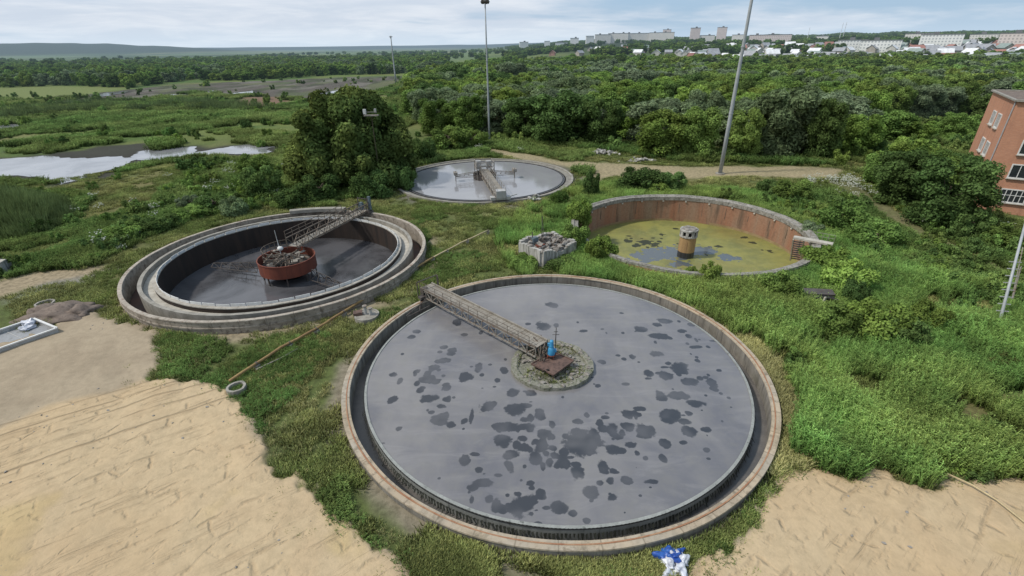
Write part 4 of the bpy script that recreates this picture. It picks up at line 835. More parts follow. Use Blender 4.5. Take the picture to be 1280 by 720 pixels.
planks(L3, 1.34, 1.52, -1.0).build('deck', MAT['plank'], b3)
for s in (-1, 1): railing(L3, s * .76, 1.52, .95, 10, -1, .05).build('handrail', MAT['steel_grey'], b3)
mb = MB(); mb.box((L3 - .5, 0, .85), (.9, 3.0, .45)); mb.box((L3 - .4, 0, 1.5), (1.3, 1.4, 1.1)); mb.bar((L3 - .7, 1.4, .9), (L3 - .7, 2.6, 1.2), .12); mb.build('end_carriage', MAT['pale_steel'], b3)
MB().lathe([(1.9, -.6), (2.0, -.6), (2.0, 1.05), (1.9, 1.05)], 40).build('feed_ring', MAT['steel_dark'], b3)
mb = MB()
for sx, sy in ((-1.6, -1.5), (-1.6, 1.5), (1.6, -1.5), (1.6, 1.5)): mb.bar((sx, sy, .3), (sx, sy, 3.2), .12)
for a, b in (((-1.6, -1.5), (-1.6, 1.5)), ((1.6, -1.5), (1.6, 1.5)), ((-1.6, -1.5), (1.6, -1.5)), ((-1.6, 1.5), (1.6, 1.5))):
    for hh in (1.9, 2.5, 3.15): mb.bar((*a, hh), (*b, hh), .1)
mb.build('centre_cage', MAT['steel_grey'], b3)
MB().box((-1.2, -.9, 2.3), (1.0, .9, 1.4)).build('cabinet', MAT['pale_steel'], b3); MB().box((-1.4, 1.0, 2.2), (.9, .9, 1.3)).build('cabinet', MAT['pale_steel'], b3)
for s in (-1, 1):
    mb = MB(); 
    for o_ in (-.45, .45): mb.bar((.4 + o_, s * 1.2, 1.4), (1.0 + o_, s * 5.2, 1.1), .1); mb.bar((.4 + o_, s * 1.2, .7), (1.0 + o_, s * 5.2, .8), .08)
    for i in range(6): y_ = 1.2 + .8 * i; mb.bar((.4 + .6 * i / 5 - .45, s * y_, .75), (.4 + .6 * i / 5 + .45, s * (y_ + .1), 1.35), .07)
    mb.bar((1.0, s * 5.2, -.1), (1.0, s * 5.2, 1.9), .14); mb.box((1.0, s * 5.2, 1.5), (1.2, .6, .5)); mb.build('side_arm', MAT['steel_grey'], b3)

# ---- the abandoned tank
t4 = thing('settling_tank', 'abandoned round tank with rusty brick coloured wall and green algae', 'settling tank', (*T4C, 0))
MB().lathe([(13.3, -3.2), (14.0, -3.2), (14.0, .92), (13.3, .92)], 150, wob=.02, seed=51).build('wall', MAT['brick_inner'], t4)
MB().lathe([(13.2, .55), (13.29, .52), (14.06, .922), (14.05, 1.2), (13.7, 1.22), (13.6, 1.12), (13.2, 1.06)], 150, wob=.03, seed=52).build('rim', MAT['rim_mottled'], t4)
MB().lathe([(13.25, -2.75), (13.32, -2.75), (13.32, -2.3), (13.25, -2.28)], 120, wob=.02, seed=53).build('waterline_band', simple('band_pale', (.33, .24, .13), (.25, .18, .09), 1, .9), t4)
for i in range(26):
    a = 2 * PI * i / 26 + .05; mb = MB(); mb.box((13.2 * math.cos(a), 13.2 * math.sin(a), .42), (.16, .22, .16), a)
    b_ = mb.build('bracket', MAT['concrete_light'], t4)
for i in range(26):
    a = 2 * PI * i / 26 + .05; mb = MB(); mb.box((13.285 * math.cos(a + .06), 13.285 * math.sin(a + .06), -.6), (.05, .05, rs.uniform(.6, 2.4)), a + .06)
    mb.build('stain_rib', MAT['steel_brown'], t4)
tw = thing('outlet_tower', 'tan round tower with white window ring in the green algae tank', 'tower', (21.6, 55.0, 0))
MB().lathe([(0, -3), (.98, -3), (.98, -1.85)], 32, closed=False).build('painted_dark_foot', MAT['wet_shade_dark'], tw)  # dark foot band: shade and reflection at the water put into the colour
MB().lathe([(0, -1.85), (.985, -1.85), (.96, .05), (0, .05)], 32, closed=False).build('shaft', MAT['tower_tan'], tw)
mb = MB(); mb.lathe([(.6, .05), (1.06, .05), (1.06, .22), (.6, .22)], 32); mb.lathe([(.6, .78), (1.08, .78), (1.08, .98), (.0, 1.02)], 32, closed=False)
for i in range(9): a = 2 * PI * i / 9; mb.box((.97 * math.cos(a), .97 * math.sin(a), .5), (.16, .3, .58), a)
mb.build('window_ring', MAT['ruin_white'], tw); MB().lathe([(0, .2), (.82, .2), (.82, .8), (0, .8)], 24, closed=False).build('painted_dark_core', MAT['void'], tw)  # solid black core paints the unlit inside behind the window openings
mb = MB(); mb.lathe([(0, 1.0), (.9, 1.0), (.8, 1.12), (0, 1.16)], 24, closed=False, wob=.04, seed=5); mb.build('cap', MAT['rubble'], tw)
pa, pb = G(992, 297, 1.3), G(1041, 306, 1.3); d_ = pb - pa; Lg = float(np.hypot(*d_[:2]))
gw = thing('gangway', 'narrow concrete gangway slab jutting out over the green tank rim', 'gangway', (pa[0], pa[1], 1.3), math.atan2(d_[1], d_[0]))
mb = MB(); mb.box((Lg / 2, 0, .05), (Lg, .8, .2)); mb.build('slab', MAT['concrete_light'], gw); 
for x_ in (Lg * .55, Lg - .3): MB().box((x_, 0, -1.0), (.3, .6, 1.9)).build('support', MAT['concrete'], gw)
railing(Lg, .38, .15, .8, 4, Lg * .4, .04).build('handrail', MAT['steel_grey'], gw)
pa, pb = G(992, 299, 1.1), G(988, 325, -1.9); q_ = np.array([.9, -.5, 0])
lad = thing('ladder', 'pale steep stair leaning from gangway down into the green tank', 'ladder', tuple(pa)); mb = MB()
for s in (0, 1): mb.bar(s * q_, pb - pa + s * q_, .12, .28)
mb.build('stringer', MAT['concrete_light'], lad); mb = MB()
for i in range(1, 10): mb.bar((pb - pa) * i / 10, (pb - pa) * i / 10 + q_, .25, .05)
mb.build('tread', MAT['steel_dark'], lad)
# ================================================================== SMALLER THINGS ON THE SITE
def site(px, py): p = G(px, py); return (p[0], p[1], gz(p[0], p[1]))
# pipelines
def pipeline(pts, r, z, mat, label, n_sup, name='pipeline', sag=.02):
    P = [G(a, b, z) for a, b in pts]; o = P[0].copy(); o[2] = 0; t = thing(name, label, 'pipe', tuple(o)); Q = []
    for i in range(len(P) - 1):
        for k in range(4):
            f = k / 4; q = P[i] * (1 - f) + P[i + 1] * f - o; q[2] += sag * math.sin(2.1 * (i * 4 + k)); Q.append(q)
    Q.append(P[-1] - o); MB().tube(Q, r, 10).build('pipe', mat, t, True)
    for i in range(0, len(Q), max(1, len(Q) // n_sup)):
        q = Q[i]; mb = MB(); mb.box((q[0], q[1], (q[2] - r - .1) / 2), (.35, .35, max(.05, q[2] - r + .1))); mb.build('support', MAT['concrete'], t)
        f = Q[min(i + 1, len(Q) - 1)] - Q[max(0, i - 1)]; f = f / np.linalg.norm(f); mb = MB(); mb.tube([q - f * .05, q + f * .05], r * 1.35, 10); mb.build('flange', MAT['steel_brown'], t)
    return t
pipeline([(541, 322), (490, 352), (440, 383), (395, 411), (350, 435), (287, 476)], .11, .45, MAT['ochre'], 'long ochre yellow pipe running past the left tank to the sand', 7)
pipeline([(610, 288), (575, 304), (541, 322)], .085, .42, MAT['straw'], 'thin straw coloured pipe lying in the grass towards the far tank', 3)
pipeline([(765, 328), (790, 337), (820, 341)], .13, .35, MAT['ochre'], 'short orange pipe half hidden in grass left below the green tank', 2)
pipeline([(846, 349), (875, 357), (910, 362)], .12, .3, MAT['ochre'], 'short orange pipe half hidden in grass right below the green tank', 2)
def stick(name, pts, r, mat, label, z=.25):
    P = [G(a, b, z) for a, b in pts]; o = P[0]; t = MB().tube([p - o for p in P], r, 7).build(name, mat, None, True, tuple(o)); tag(t, label, 'stick')
stick('bare_pole', [(1184, 592), (1215, 606), (1246, 625), (1300, 668)], .045, MAT['straw'], 'thin bent pale pole lying across the sand on the right', .32)
stick('wooden_stick', [(320, 462), (352, 447), (372, 436)], .05, MAT['plank'], 'short grey wooden stick lying in grass beside the ochre pipe')
# concrete manhole rings
def manhole(px, py, r, h, label, cat='manhole'):
    t = thing('manhole', label, cat, site(px, py), 0)
    MB().lathe([(r - .16, -.4), (r, -.4), (r, h), (r - .16, h)], 36, wob=.015, seed=int(px)).build('concrete_ring', MAT['concrete'], t)
    return t
mh = manhole(297, 489, .62, .42, 'round grey concrete manhole ring at the sand edge by pipe end'); MB().lathe([(0, .12), (.46, .12)], 20, closed=False).build('filled_top', MAT['soil_dark'], mh)
mh = manhole(459, 398, 1.05, .42, 'pale concrete valve pit with two upright pipes below the left tank', 'valve pit')
MB().lathe([(0, .38), (.9, .38)], 24, closed=False).build('cover', MAT['concrete'], mh)
for x_, y_, h in ((-.1, .1, 1.0), (.38, -.05, .85)):
    MB().tube([(x_, y_, .2), (x_, y_, .2 + h)], .14, 12).build('upright_pipe', MAT['pale_steel'], mh)
    MB().tube([(x_, y_, h + .12), (x_, y_, h + .22)], .2, 12).build('flange', MAT['steel_grey'], mh)
mb = MB(); mb.box((-.75, .05, .5), (.75, .6, .3), .3); mb.build('brick_patch', MAT['rust_plate'], mh)
# ruined chamber
rc = thing('ruined_chamber', 'small roofless white ruin full of rubble between the tanks', 'ruin', site(684, 322), .62)
WX, WY, HH = 4.6, 3.9, 2.0
def wall_piece(x0, y0, x1, y1, hs, th=.4):
    mb = MB(); n_ = len(hs)
    for i in range(n_):
        a, b = i / n_, (i + 1) / n_; p_ = Vector((x0 + (x1 - x0) * (a + b) / 2, y0 + (y1 - y0) * (a + b) / 2, hs[i] / 2 - .2)); L_ = math.hypot(x1 - x0, y1 - y0) / n_
        mb.box(p_, (L_ + .004 * (i % 2), th + .004 * (i % 3), hs[i] + .4), math.atan2(y1 - y0, x1 - x0))
    return mb
wall_piece(-WX / 2, -WY / 2, WX / 2, -WY / 2, [1.9, 1.92, 1.86, 1.8, 1.6, 1.45, 1.38, 1.35, 1.4, 1.55, 1.75, 1.86, 1.92, 1.95]).build('wall', MAT['ruin_white'], rc)
wall_piece(WX / 2, -WY / 2 + .2, WX / 2, WY / 2, [2.0, 1.9, 1.8, 1.76, 1.74, 1.8, 1.88, 1.95]).build('wall', MAT['ruin_white'], rc)
wall_piece(-WX / 2, WY / 2, WX / 2, WY / 2, [1.9, 2.0, 2.1, 2.05, 1.9, 1.86, 1.95, 2.0, 1.9, 1.75]).build('wall', MAT['ruin_white'], rc)
wall_piece(-WX / 2, -WY / 2 + .2, -WX / 2, WY / 2, [1.95, 1.9, 1.86, 1.8, 1.85, 1.9, 1.8, 1.7]).build('wall', MAT['ruin_white'], rc)
mb = MB(); rr = random.Random(61)
for i in range(120): s_ = rr.uniform(.1, .42); mb.blob((rr.uniform(-2.2, 2.2), rr.uniform(-1.9, 1.9), 1.15 + rr.uniform(0, .75)), (s_, s_ * rr.uniform(.5, 1), s_ * .6), i, 1, .45)
mb.build('rubble', MAT['rubble'], rc)['kind'] = 'stuff'
mb = MB(); mb.box((0, 0, .55), (WX - .45, WY - .45, 1.1)); mb.build('fill', MAT['soil_dark'], rc)
mb = MB()
for i in range(14): mb.bar((rr.uniform(-1.9, 1.9), rr.uniform(-1.4, 1.6), .9), (rr.uniform(-2, 2), rr.uniform(-1.4, 1.8), rr.uniform(1.5, 2.4)), rr.uniform(.06, .13))
mb.build('broken_beam', MAT['steel_brown'], rc)
mb = MB(); mb.bar((.1, 1.1, .9), (.1, 1.1, 4.4), .07); mb.bar((.35, 1.25, .9), (.42, 1.2, 3.4), .06); mb.bar((-1.4, .9, .9), (-1.4, .9, 3.0), .07); mb.build('steel_post', MAT['steel_dark'], rc)
mb = MB(); mb.box((-1.15, .85, 1.75), (.7, .5, 1.2)); mb.build('steel_box', MAT['blue_faded'], rc); mb = MB(); mb.box((-1.1, -.1, 1.35), (.9, .7, .9), .3); mb.build('rusty_box', MAT['rust_red'], rc)
# metal trough at the left edge
A, B, Cc = GV(71, 410, .55), GV(42, 398, .55), GV(0, 436, .5)
dvec = (Cc - A); dvec.z = 0; dvec.normalize(); Wd = (B - A).length; wv = (B - A).normalized()
tr = thing('metal_trough', 'white framed grey metal trough lying at the left edge of the sand', 'trough', tuple(A)); L_ = 11.0
mb = MB(); zb = Vector((0, 0, -.33)); a0_, a1_, b0_, b1_ = wv * .06, dvec * L_ + wv * .06, wv * (Wd - .06), wv * (Wd - .06) + dvec * L_
mb.add([a0_ + zb, a1_ + zb, b1_ + zb, b0_ + zb], [(0, 1, 2, 3)]); mb.build('floor', simple('trough_grey', (.29, .295, .30), (.25, .255, .26), .5, .5, stain=(.2, .2, .19)), tr)
mb = MB()
for p_, q_ in ((Vector(), dvec * L_), (wv * Wd, wv * Wd + dvec * L_), (Vector(), wv * Wd), (dvec * L_, wv * Wd + dvec * L_)): mb.bar(p_, q_, .16, .10)
mb.build('rim', MAT['white_paint'], tr); mb = MB()
for p_, q_ in ((Vector(), dvec * L_), (wv * Wd, wv * Wd + dvec * L_), (Vector(), wv * Wd)): mb.bar(p_ + zb * .7, q_ + zb * .7, .05, .4)
mb.build('side', MAT['pale_steel'], tr)
for i in range(1, 4): mb = MB(); f = dvec * (i * 1.9); mb.bar(f + zb + (wv * .1), f + zb + wv * (Wd - .1), .05, .06); mb.build('cross_rib', MAT['pale_steel'], tr)
mb = MB(); mb.blob(wv * (Wd - .5) + dvec * .5 + zb * .2, (.45, .35, .3), 8, 2, .5); mb.blob(wv * (Wd - 1.1) + dvec * 1.0 + zb * .5, (.5, .4, .2), 9, 2, .5); mb.build('crumpled_sheet', MAT['white_film'], tr)
# dark heap and its ring
hp = thing('soil_heap', 'low heap of dark brown soil between trough and left tank', 'soil heap', site(74, 394)); mb = MB()
bl = MB().blob((0, 0, 0), (2.8, 2.0, .65), 4, 4, .28); bl.build('heap', MAT['soil_dark'], hp, True)
mb = MB().blob((1.9, .2, .05), (1.5, 1.2, .6), 6, 3, .35); mb.blob((-1.6, .5, 0), (1.5, 1.1, .55), 7, 3, .3); mb.build('clods', MAT['soil_dark'], hp, True)
mh = manhole(58, 383, .75, .3, 'dark concrete manhole ring behind the soil heap'); MB().lathe([(0, .02), (.6, .02)], 20, closed=False).build('painted_dark_disc', MAT['void'], mh)  # black disc paints the shade down in the ring
# concrete block at left edge
cb = thing('concrete_block', 'whitish concrete block in weeds at the far left edge', 'concrete block', site(-4, 342), .3); mb = MB(); mb.box((0, 0, .65), (2.4, 1.6, 1.3)); mb.build('block', MAT['ruin_white'], cb); mb = MB(); mb.box((0, 0, 1.36), (2.55, 1.75, .1)); mb.build('lid', MAT['concrete_light'], cb)
# wrecked shed in the weeds
sh = thing('wrecked_shed', 'collapsed dark shed with white beam sunk in the bushes', 'shed', site(1018, 388), -.15)
mb = MB(); mb.box((0, .8, .6), (3.0, 1.4, 1.2)); mb.build('painted_dark_inside', MAT['void'], sh); mb = MB(); mb.bar((-1.7, -.1, .25), (.3, -.15, .3), .2); mb.bar((.35, -.15, .2), (.5, -.1, 1.45), .14); mb.build('white_beam', MAT['concrete_light'], sh)  # solid black box painted in for the shaded opening of the shed
mb = MB(); mb.box((.4, 1.15, 1.32), (2.6, .8, .1), 0, Matrix.Rotation(.2, 3, 'X')); mb.bar((.5, -.1, 1.4), (1.7, .2, 1.1), .1); mb.build('roof_sheet', MAT['steel_dark'], sh)
# plastic bag
bg_ = thing('plastic_bag', 'crumpled blue and white plastic sack dumped by the front tank rim', 'plastic bag', site(841, 708), .2)
MB().blob((.05, .3, .22), (.52, .34, .26), 3, 4, .6).blob((.2, .2, .3), (.3, .2, .2), 9, 4, .7).build('blue_film', MAT['blue_film'], bg_, True)
MB().blob((-.22, -.12, .2), (.36, .42, .2), 4, 4, .65).build('white_film', MAT['white_film'], bg_, True); MB().blob((.3, -.06, .26), (.32, .44, .22), 12, 4, .7).build('white_film', MAT['white_film'], bg_, True)
# white rubble beside the track
for k_, (px, py, n_, sx, lab) in enumerate([(752, 193, 60, 4.5, 'bigger heap of pale broken concrete beside the sandy track'), (800, 202, 34, 3.6, 'smaller heap of pale broken concrete right of bigger one'), (690, 288, 9, 1.2, 'few white stones in grass beside the small ruin')]):
    p = site(px, py) if k_ < 2 else site(668, 252); t = thing('rubble_heap', lab, 'rubble heap', p, 0); mb = MB(); rr = random.Random(70 + k_)
    for i in range(n_):
        q = rr.gauss(0, .45); s_ = rr.uniform(.2, .6); mb.blob((q * sx, rr.gauss(0, .5) * 1.4, max(.05, .9 * math.exp(-q * q * 2) * rr.random())), (s_, s_ * rr.uniform(.5, 1), s_ * .6), i + k_ * 100, 1, .5)
    mb.build('broken_concrete', MAT['ruin_white'], t)['kind'] = 'stuff'

# lighting masts
def mast(px, py, h, r0, r1, label, heads, py_top=None, group=None):
    t = thing('lighting_mast', label, 'mast', site(px, py)); n_ = 8
    MB().tube([(0, 0, -.5), (0, 0, h * .25), (0, 0, h * .5), (0, 0, h * .75), (0, 0, h)], [r0, r0 * .9 + r1 * .1, (r0 + r1) / 2, r0 * .25 + r1 * .75, r1], 14).build('pole', MAT['galv'], t, True)
    mb = MB(); mb.lathe([(0, -.3), (r0 * 2.4, -.3), (r0 * 2.4, .18), (0, .18)], 16, closed=False); mb.build('footing', MAT['concrete'], t)
    mb = MB()
    for z_ in (h * .3, h * .6): mb.lathe([(r0 * .7, z_), (r0 * 1.02, z_), (r0 * 1.02, z_ + .2), (r0 * .7, z_ + .2)], 14)
    mb.build('joint_collar', MAT['galv'], t)
    fr_ = MB().lathe([(.5, h - .6), (.58, h - .6), (.58, h - .5), (.5, h - .5)], 20); fr_.bar((-.55, 0, h - .55), (.55, 0, h - .55), .08); fr_.bar((0, -.55, h - .55), (0, .55, h - .55), .08); f_ = fr_.build('head_frame', MAT['steel_dark'], t)
    for i in range(heads):
        a = 2 * PI * i / heads + .3; mb = MB(); c_ = Vector((.75 * math.cos(a), .75 * math.sin(a), h - .5)); mb.box(c_, (.28, .62, .5), a, Matrix.Rotation(.5, 3, 'Y')); mb.box((.75 * math.cos(a), .75 * math.sin(a), h - .05), (.2, .4, .3), a); mb.build('floodlight', MAT['steel_dark'], f_)
    return t
mast(612, 178, 30.2, .24, .13, 'tall grey floodlight mast behind the farthest tank', 6)
mast(900, 217, 34, .34, .2, 'tallest grey mast by the sandy track, top out of view', 6)
mast(495, 105, 27.5, .5, .34, 'distant thin mast standing on the far mud flats', 4)
# concrete pole with pegs, right edge
pb_, pt_ = G(1246, 416, 0), None
lp_ = thing('utility_pole', 'leaning pale utility pole with short cross pegs on the right edge', 'utility pole', site(1246, 416)); hT = 10.0
# top found where the pole leaves the frame
top = Vector(G(1283, 275, 7.6)) - Vector(pb_); dirp = top.normalized()
MB().tube([-dirp * .5, dirp * 5, dirp * hT], [.12, .10, .085], 10).build('pole', MAT['galv'], lp_, True)
for i in range(9):
    c_ = dirp * (1.3 + i * .62); mb = MB(); mb.bar(c_ + Vector((-.42, .1, 0)), c_ + Vector((.42, -.1, 0)), .06); mb.build('peg', MAT['pale_steel'], lp_)
mb = MB(); mb.box((.25, -.1, .35), (.9, .8, .75), .4); mb.build('footing', MAT['ruin_white'], lp_)
mb = MB()
for i in range(22): z_ = 3.0 + i * .13; c_ = dirp * z_ + Vector((.45, -.05, 0)); mb.bar(c_, c_ + Vector((.1, 0, .14)), .05); 
mb.bar(dirp * 3 + Vector((.5, 0, 0)), dirp * 7.6 + Vector((.3, 0, 0)), .05); mb.build('strut', MAT['steel_grey'], lp_)

# ---- red brick building
HB = 14.0
A0 = G(1214, 262, 0); At = A0.copy(); Bt = G(1242, 114, HB); u_ = (Bt - At)[:2]; WB = float(np.hypot(*u_)); ang_b = math.atan2(u_[1], u_[0])
bb = thing('brick_building', 'four storey orange brick building on the right with white window frames', 'building', (A0[0], A0[1], 0), ang_b)
LBd = 26.0                                   # local +X runs along the bright end wall, local -Y along the front
mb = MB(); mb.box((WB / 2, -LBd / 2, HB / 2 - .5), (WB, LBd, HB + 1)); mb.build('wall', MAT['brick'], bb)
mb = MB()
for c_, d_ in (((WB / 2, .1, HB + .09), (WB + .4, .4, .18)), ((WB / 2, -LBd, HB + .09), (WB + .4, .4, .18)), ((-.1, -LBd / 2, HB + .121), (.5, LBd + .4, .24)), ((WB + .1, -LBd / 2, HB + .121), (.5, LBd + .4, .24))): mb.box(c_, d_)
mb.build('parapet', MAT['concrete'], bb); mb = MB(); mb.box((WB / 2, -LBd / 2, HB + .04), (WB - .3, LBd - .3, .06)); mb.build('roof', MAT['soil_dark'], bb)
def window(x0, z0, w_, h, face, barred=False):
    f_ = MB(); g_ = MB()
    if face == 'end': P_ = lambda a, z, dd: (a, dd, z); S_ = lambda a, dd, z: (a, dd, z)
    else: P_ = lambda a, z, dd: (-dd, -a, z); S_ = lambda a, dd, z: (dd, a, z)
    for a, z, da, dz_ in ((x0 - w_ / 2, z0, .14, h + .14), (x0 + w_ / 2, z0, .14, h + .14), (x0, z0 - h / 2, w_ - .15, .16), (x0, z0 + h / 2, w_ - .15, .14)): f_.box(P_(a, z, .03), S_(da, .14, dz_))
    if w_ > 1.5:
        for k in ((-.17, .17) if not barred else (-.3, -.1, .1, .3)): f_.box(P_(x0 + k * w_, z0, .03), S_(.08, .1, h - .16))
    else: f_.box(P_(x0, z0 + .1 * h, .03), S_(w_ - .2, .1, .07))
    if barred: f_.box(P_(x0, z0 + .1, .032), S_(w_ - .15, .09, .07))
    o = f_.build('window', MAT['white_paint'], bb); g_.box(P_(x0, z0, -.0), S_(w_ - .1, .05, h - .1)); g_.build('pane', MAT['glass_dark'], o)
    s_ = MB(); s_.box(P_(x0, z0 - h / 2 - .12, .1), S_(w_ + .3, .3, .08)); s_.build('sill', MAT['concrete_light'], o)
for z_ in (11.0, 7.3, 3.7):
    for x_ in (WB * .36, WB * .58): window(x_, z_, WB * .13, 1.7, 'end')
for i in range(5):
    for j, z_ in enumerate((11.6, 8.6, 5.6, 2.4)): window(3.4 + i * 4.6, z_, 2.6, 1.7, 'front', barred=(j == 3))
pc_ = MB(); pc_.box((WB * .72, 2.0, 3.0), (WB * .55, 4.0, .3)); pc_.box((WB * .72, 2.0, 3.22), (WB * .4, 3.2, .14)); po = pc_.build('porch_roof', MAT['concrete_light'], bb); 
for x_ in (WB * .5, WB * .94): MB().box((x_, 3.6, 1.3), (.3, .3, 3.0)).build('porch_column', MAT['concrete'], po)
mb = MB(); mb.tube([(.35, .12, 0), (.35, .12, HB)], .07, 8); mb.build('drain_pipe', MAT['galv'], bb)

# ================================================================== THE TOWN ON THE HILL
def far_dir(px): a = math.atan((px - 640) / 671.0); return math.sin(a), math.cos(a)
def at_far(px, D): s_, c_ = far_dir(px); x_, y_ = s_ * D, c_ * D; return x_, y_, gz(x_, y_)
def block(px, D, W, dep, h, mat, label, rot=0.0, name='apartment_block', lift=0.0, attic=True):
    x_, y_, z_ = at_far(px, D); a = -math.atan2(x_, y_) + rot; t = thing(name, label, 'apartment block', (x_, y_, z_ + lift), a)
    mb = MB(); mb.box((0, 0, h / 2 - 4), (W, dep, h + 8)); mb.build('wall', MAT[mat], t)
    mb = MB(); mb.box((0, 0, h + .35), (W + .8, dep + .8, .7)); 
    if attic:
        for k in range(max(1, int(W / 28))): mb.box((-W / 2 + 14 + k * 28, 0, h + 1.9), (5, 4, 2.6))
    mb.build('roof', MAT['roof_flat'], t); return t
BL = [(659, 1500, 24, 12, 22, 'fac_white', 'white block farthest left in the distant town'), (688, 1560, 16, 12, 19, 'fac_white', 'narrow white block right of the leftmost white town block'), (706, 1380, 30, 10, 12, 'fac_white', 'low white block before the hill left of the white tall block'),
      (722, 1450, 22, 12, 20, 'fac_white', 'white block just left of the stepped white block'), (741, 1400, 20, 12, 23, 'fac_white', 'tall white block left of the long grey block'), (757, 1550, 44, 12, 23, 'fac_grey', 'grey block at the left end of the long row'),
      (776, 1560, 56, 12, 24, 'fac_grey', 'second grey block of the long row on the hill'), (800, 1570, 76, 12, 25, 'fac_grey', 'widest grey block in the middle of the long row'), (830, 1560, 66, 12, 26, 'fac_grey', 'rightmost grey block of the long row'),
      (836, 1800, 24, 16, 34, 'fac_pink', 'pinkish tower standing behind the long grey row'), (871, 1500, 24, 18, 33, 'fac_pink', 'largest pinkish tower right of the long grey row'), (904, 1560, 24, 18, 34, 'fac_pink', 'right pinkish tower beside the tall mast'),
      (882, 1500, 56, 12, 15, 'fac_grey', 'low grey block between the two pinkish towers'), (965, 1200, 76, 12, 17, 'fac_pink', 'long low pinkish block right of the tall mast'), (926, 1450, 30, 12, 17, 'fac_grey', 'low grey block under the right pinkish tower'),
      (1070, 760, 30, 12, 12, 'fac_white', 'white low block with reddish neighbour in the town middle'), (1106, 740, 38, 12, 12, 'fac_white', 'wide white block right of the town middle'), (1152, 1000, 36, 12, 14, 'fac_grey', 'pale flat block behind the roofs right of centre'),
      (1180, 820, 40, 13, 15, 'fac_white', 'white block with regular windows among roofs on the right'), (1232, 1000, 30, 12, 13, 'fac_grey', 'beige block in trees near the right edge of the town'), (1272, 800, 26, 12, 16, 'fac_pink', 'reddish block at the right edge of the town'), (1030, 1500, 26, 12, 12, 'fac_grey', 'small grey block in trees left of the town middle')]
for b_ in BL: block(*b_[:6], b_[6], rot=rs.uniform(-.12, .12), attic=b_[2] > 20)
houses = []; rh = random.Random(91); k_ = 0
HL = ['small house with light metal roof at the foot of the town', 'small house with dark grey roof at the foot of the town', 'small house with red roof at the foot of the town', 'small house with green grey roof at the foot of the town']
HP = {}
def house_proto(i):
    t = thing('house', HL[i], 'house', (0, 0, 0), 0, 'small houses with %s roofs in the town' % ['light metal', 'dark grey', 'red', 'green grey'][i])
    W, D_, h, rf = 11, 9, 4.6, 3.6; mb = MB(); mb.box((0, 0, h / 2 - 2), (W, D_, h + 4)); mb.add([(-W / 2, -D_ / 2, h), (-W / 2, D_ / 2, h), (-W / 2, 0, h + rf - .1), (W / 2, -D_ / 2, h), (W / 2, D_ / 2, h), (W / 2, 0, h + rf - .1)], [(0, 1, 2), (3, 5, 4)])
    mb.build('wall', HOUSE_WALL[i], t); mb = MB(); o_ = .7
    mb.add([(-W / 2 - o_, -D_ / 2 - o_, h - .4), (W / 2 + o_, -D_ / 2 - o_, h - .4), (W / 2 + o_, 0, h + rf), (-W / 2 - o_, 0, h + rf), (-W / 2 - o_, D_ / 2 + o_, h - .4), (W / 2 + o_, D_ / 2 + o_, h - .4)], [(0, 1, 2, 3), (3, 2, 5, 4)])
    ro = mb.build('roof', HOUSE_ROOF[i], t); return t
spots_h = [(rh.uniform(850, 1300), 490 + 430 * rh.random() ** 1.1) for _ in range(205)] + [(rh.uniform(690, 860), rh.uniform(560, 1000)) for _ in range(16)]
for px, D in spots_h:
    i = rh.choices(range(4), [.36, .33, .2, .11])[0]; x_, y_, z_ = at_far(px, D); rz = rh.uniform(0, PI); s_ = rh.uniform(.65, 1.15)
    if i not in HP: HP[i] = house_proto(i); HP[i].location = (x_, y_, z_); HP[i].rotation_euler[2] = rz; HP[i].scale = (s_, s_, s_ * .95)
    else: copy_thing(HP[i], (x_, y_, z_), rz, (s_, s_, s_ * .95))
for px, D, h in ((1052, 1250, 34), (1056, 1260, 34), (1012, 1300, 30)):
    x_, y_, z_ = at_far(px, D); t = thing('radio_mast', {1052: 'left one of two thin pale masts close together above the town', 1056: 'right one of two thin pale masts close together above the town', 1012: 'single thin pale mast in the trees of the town'}[px], 'mast', (x_, y_, z_)); MB().tube([(0, 0, -1), (0, 0, h)], [.55, .35], 8).build('pole', HOUSE_ROOF[0], t); mb = MB(); mb.bar((-1.2, 0, h * .9), (1.2, 0, h * .9), .4); mb.build('crossarm', HOUSE_ROOF[0], t)
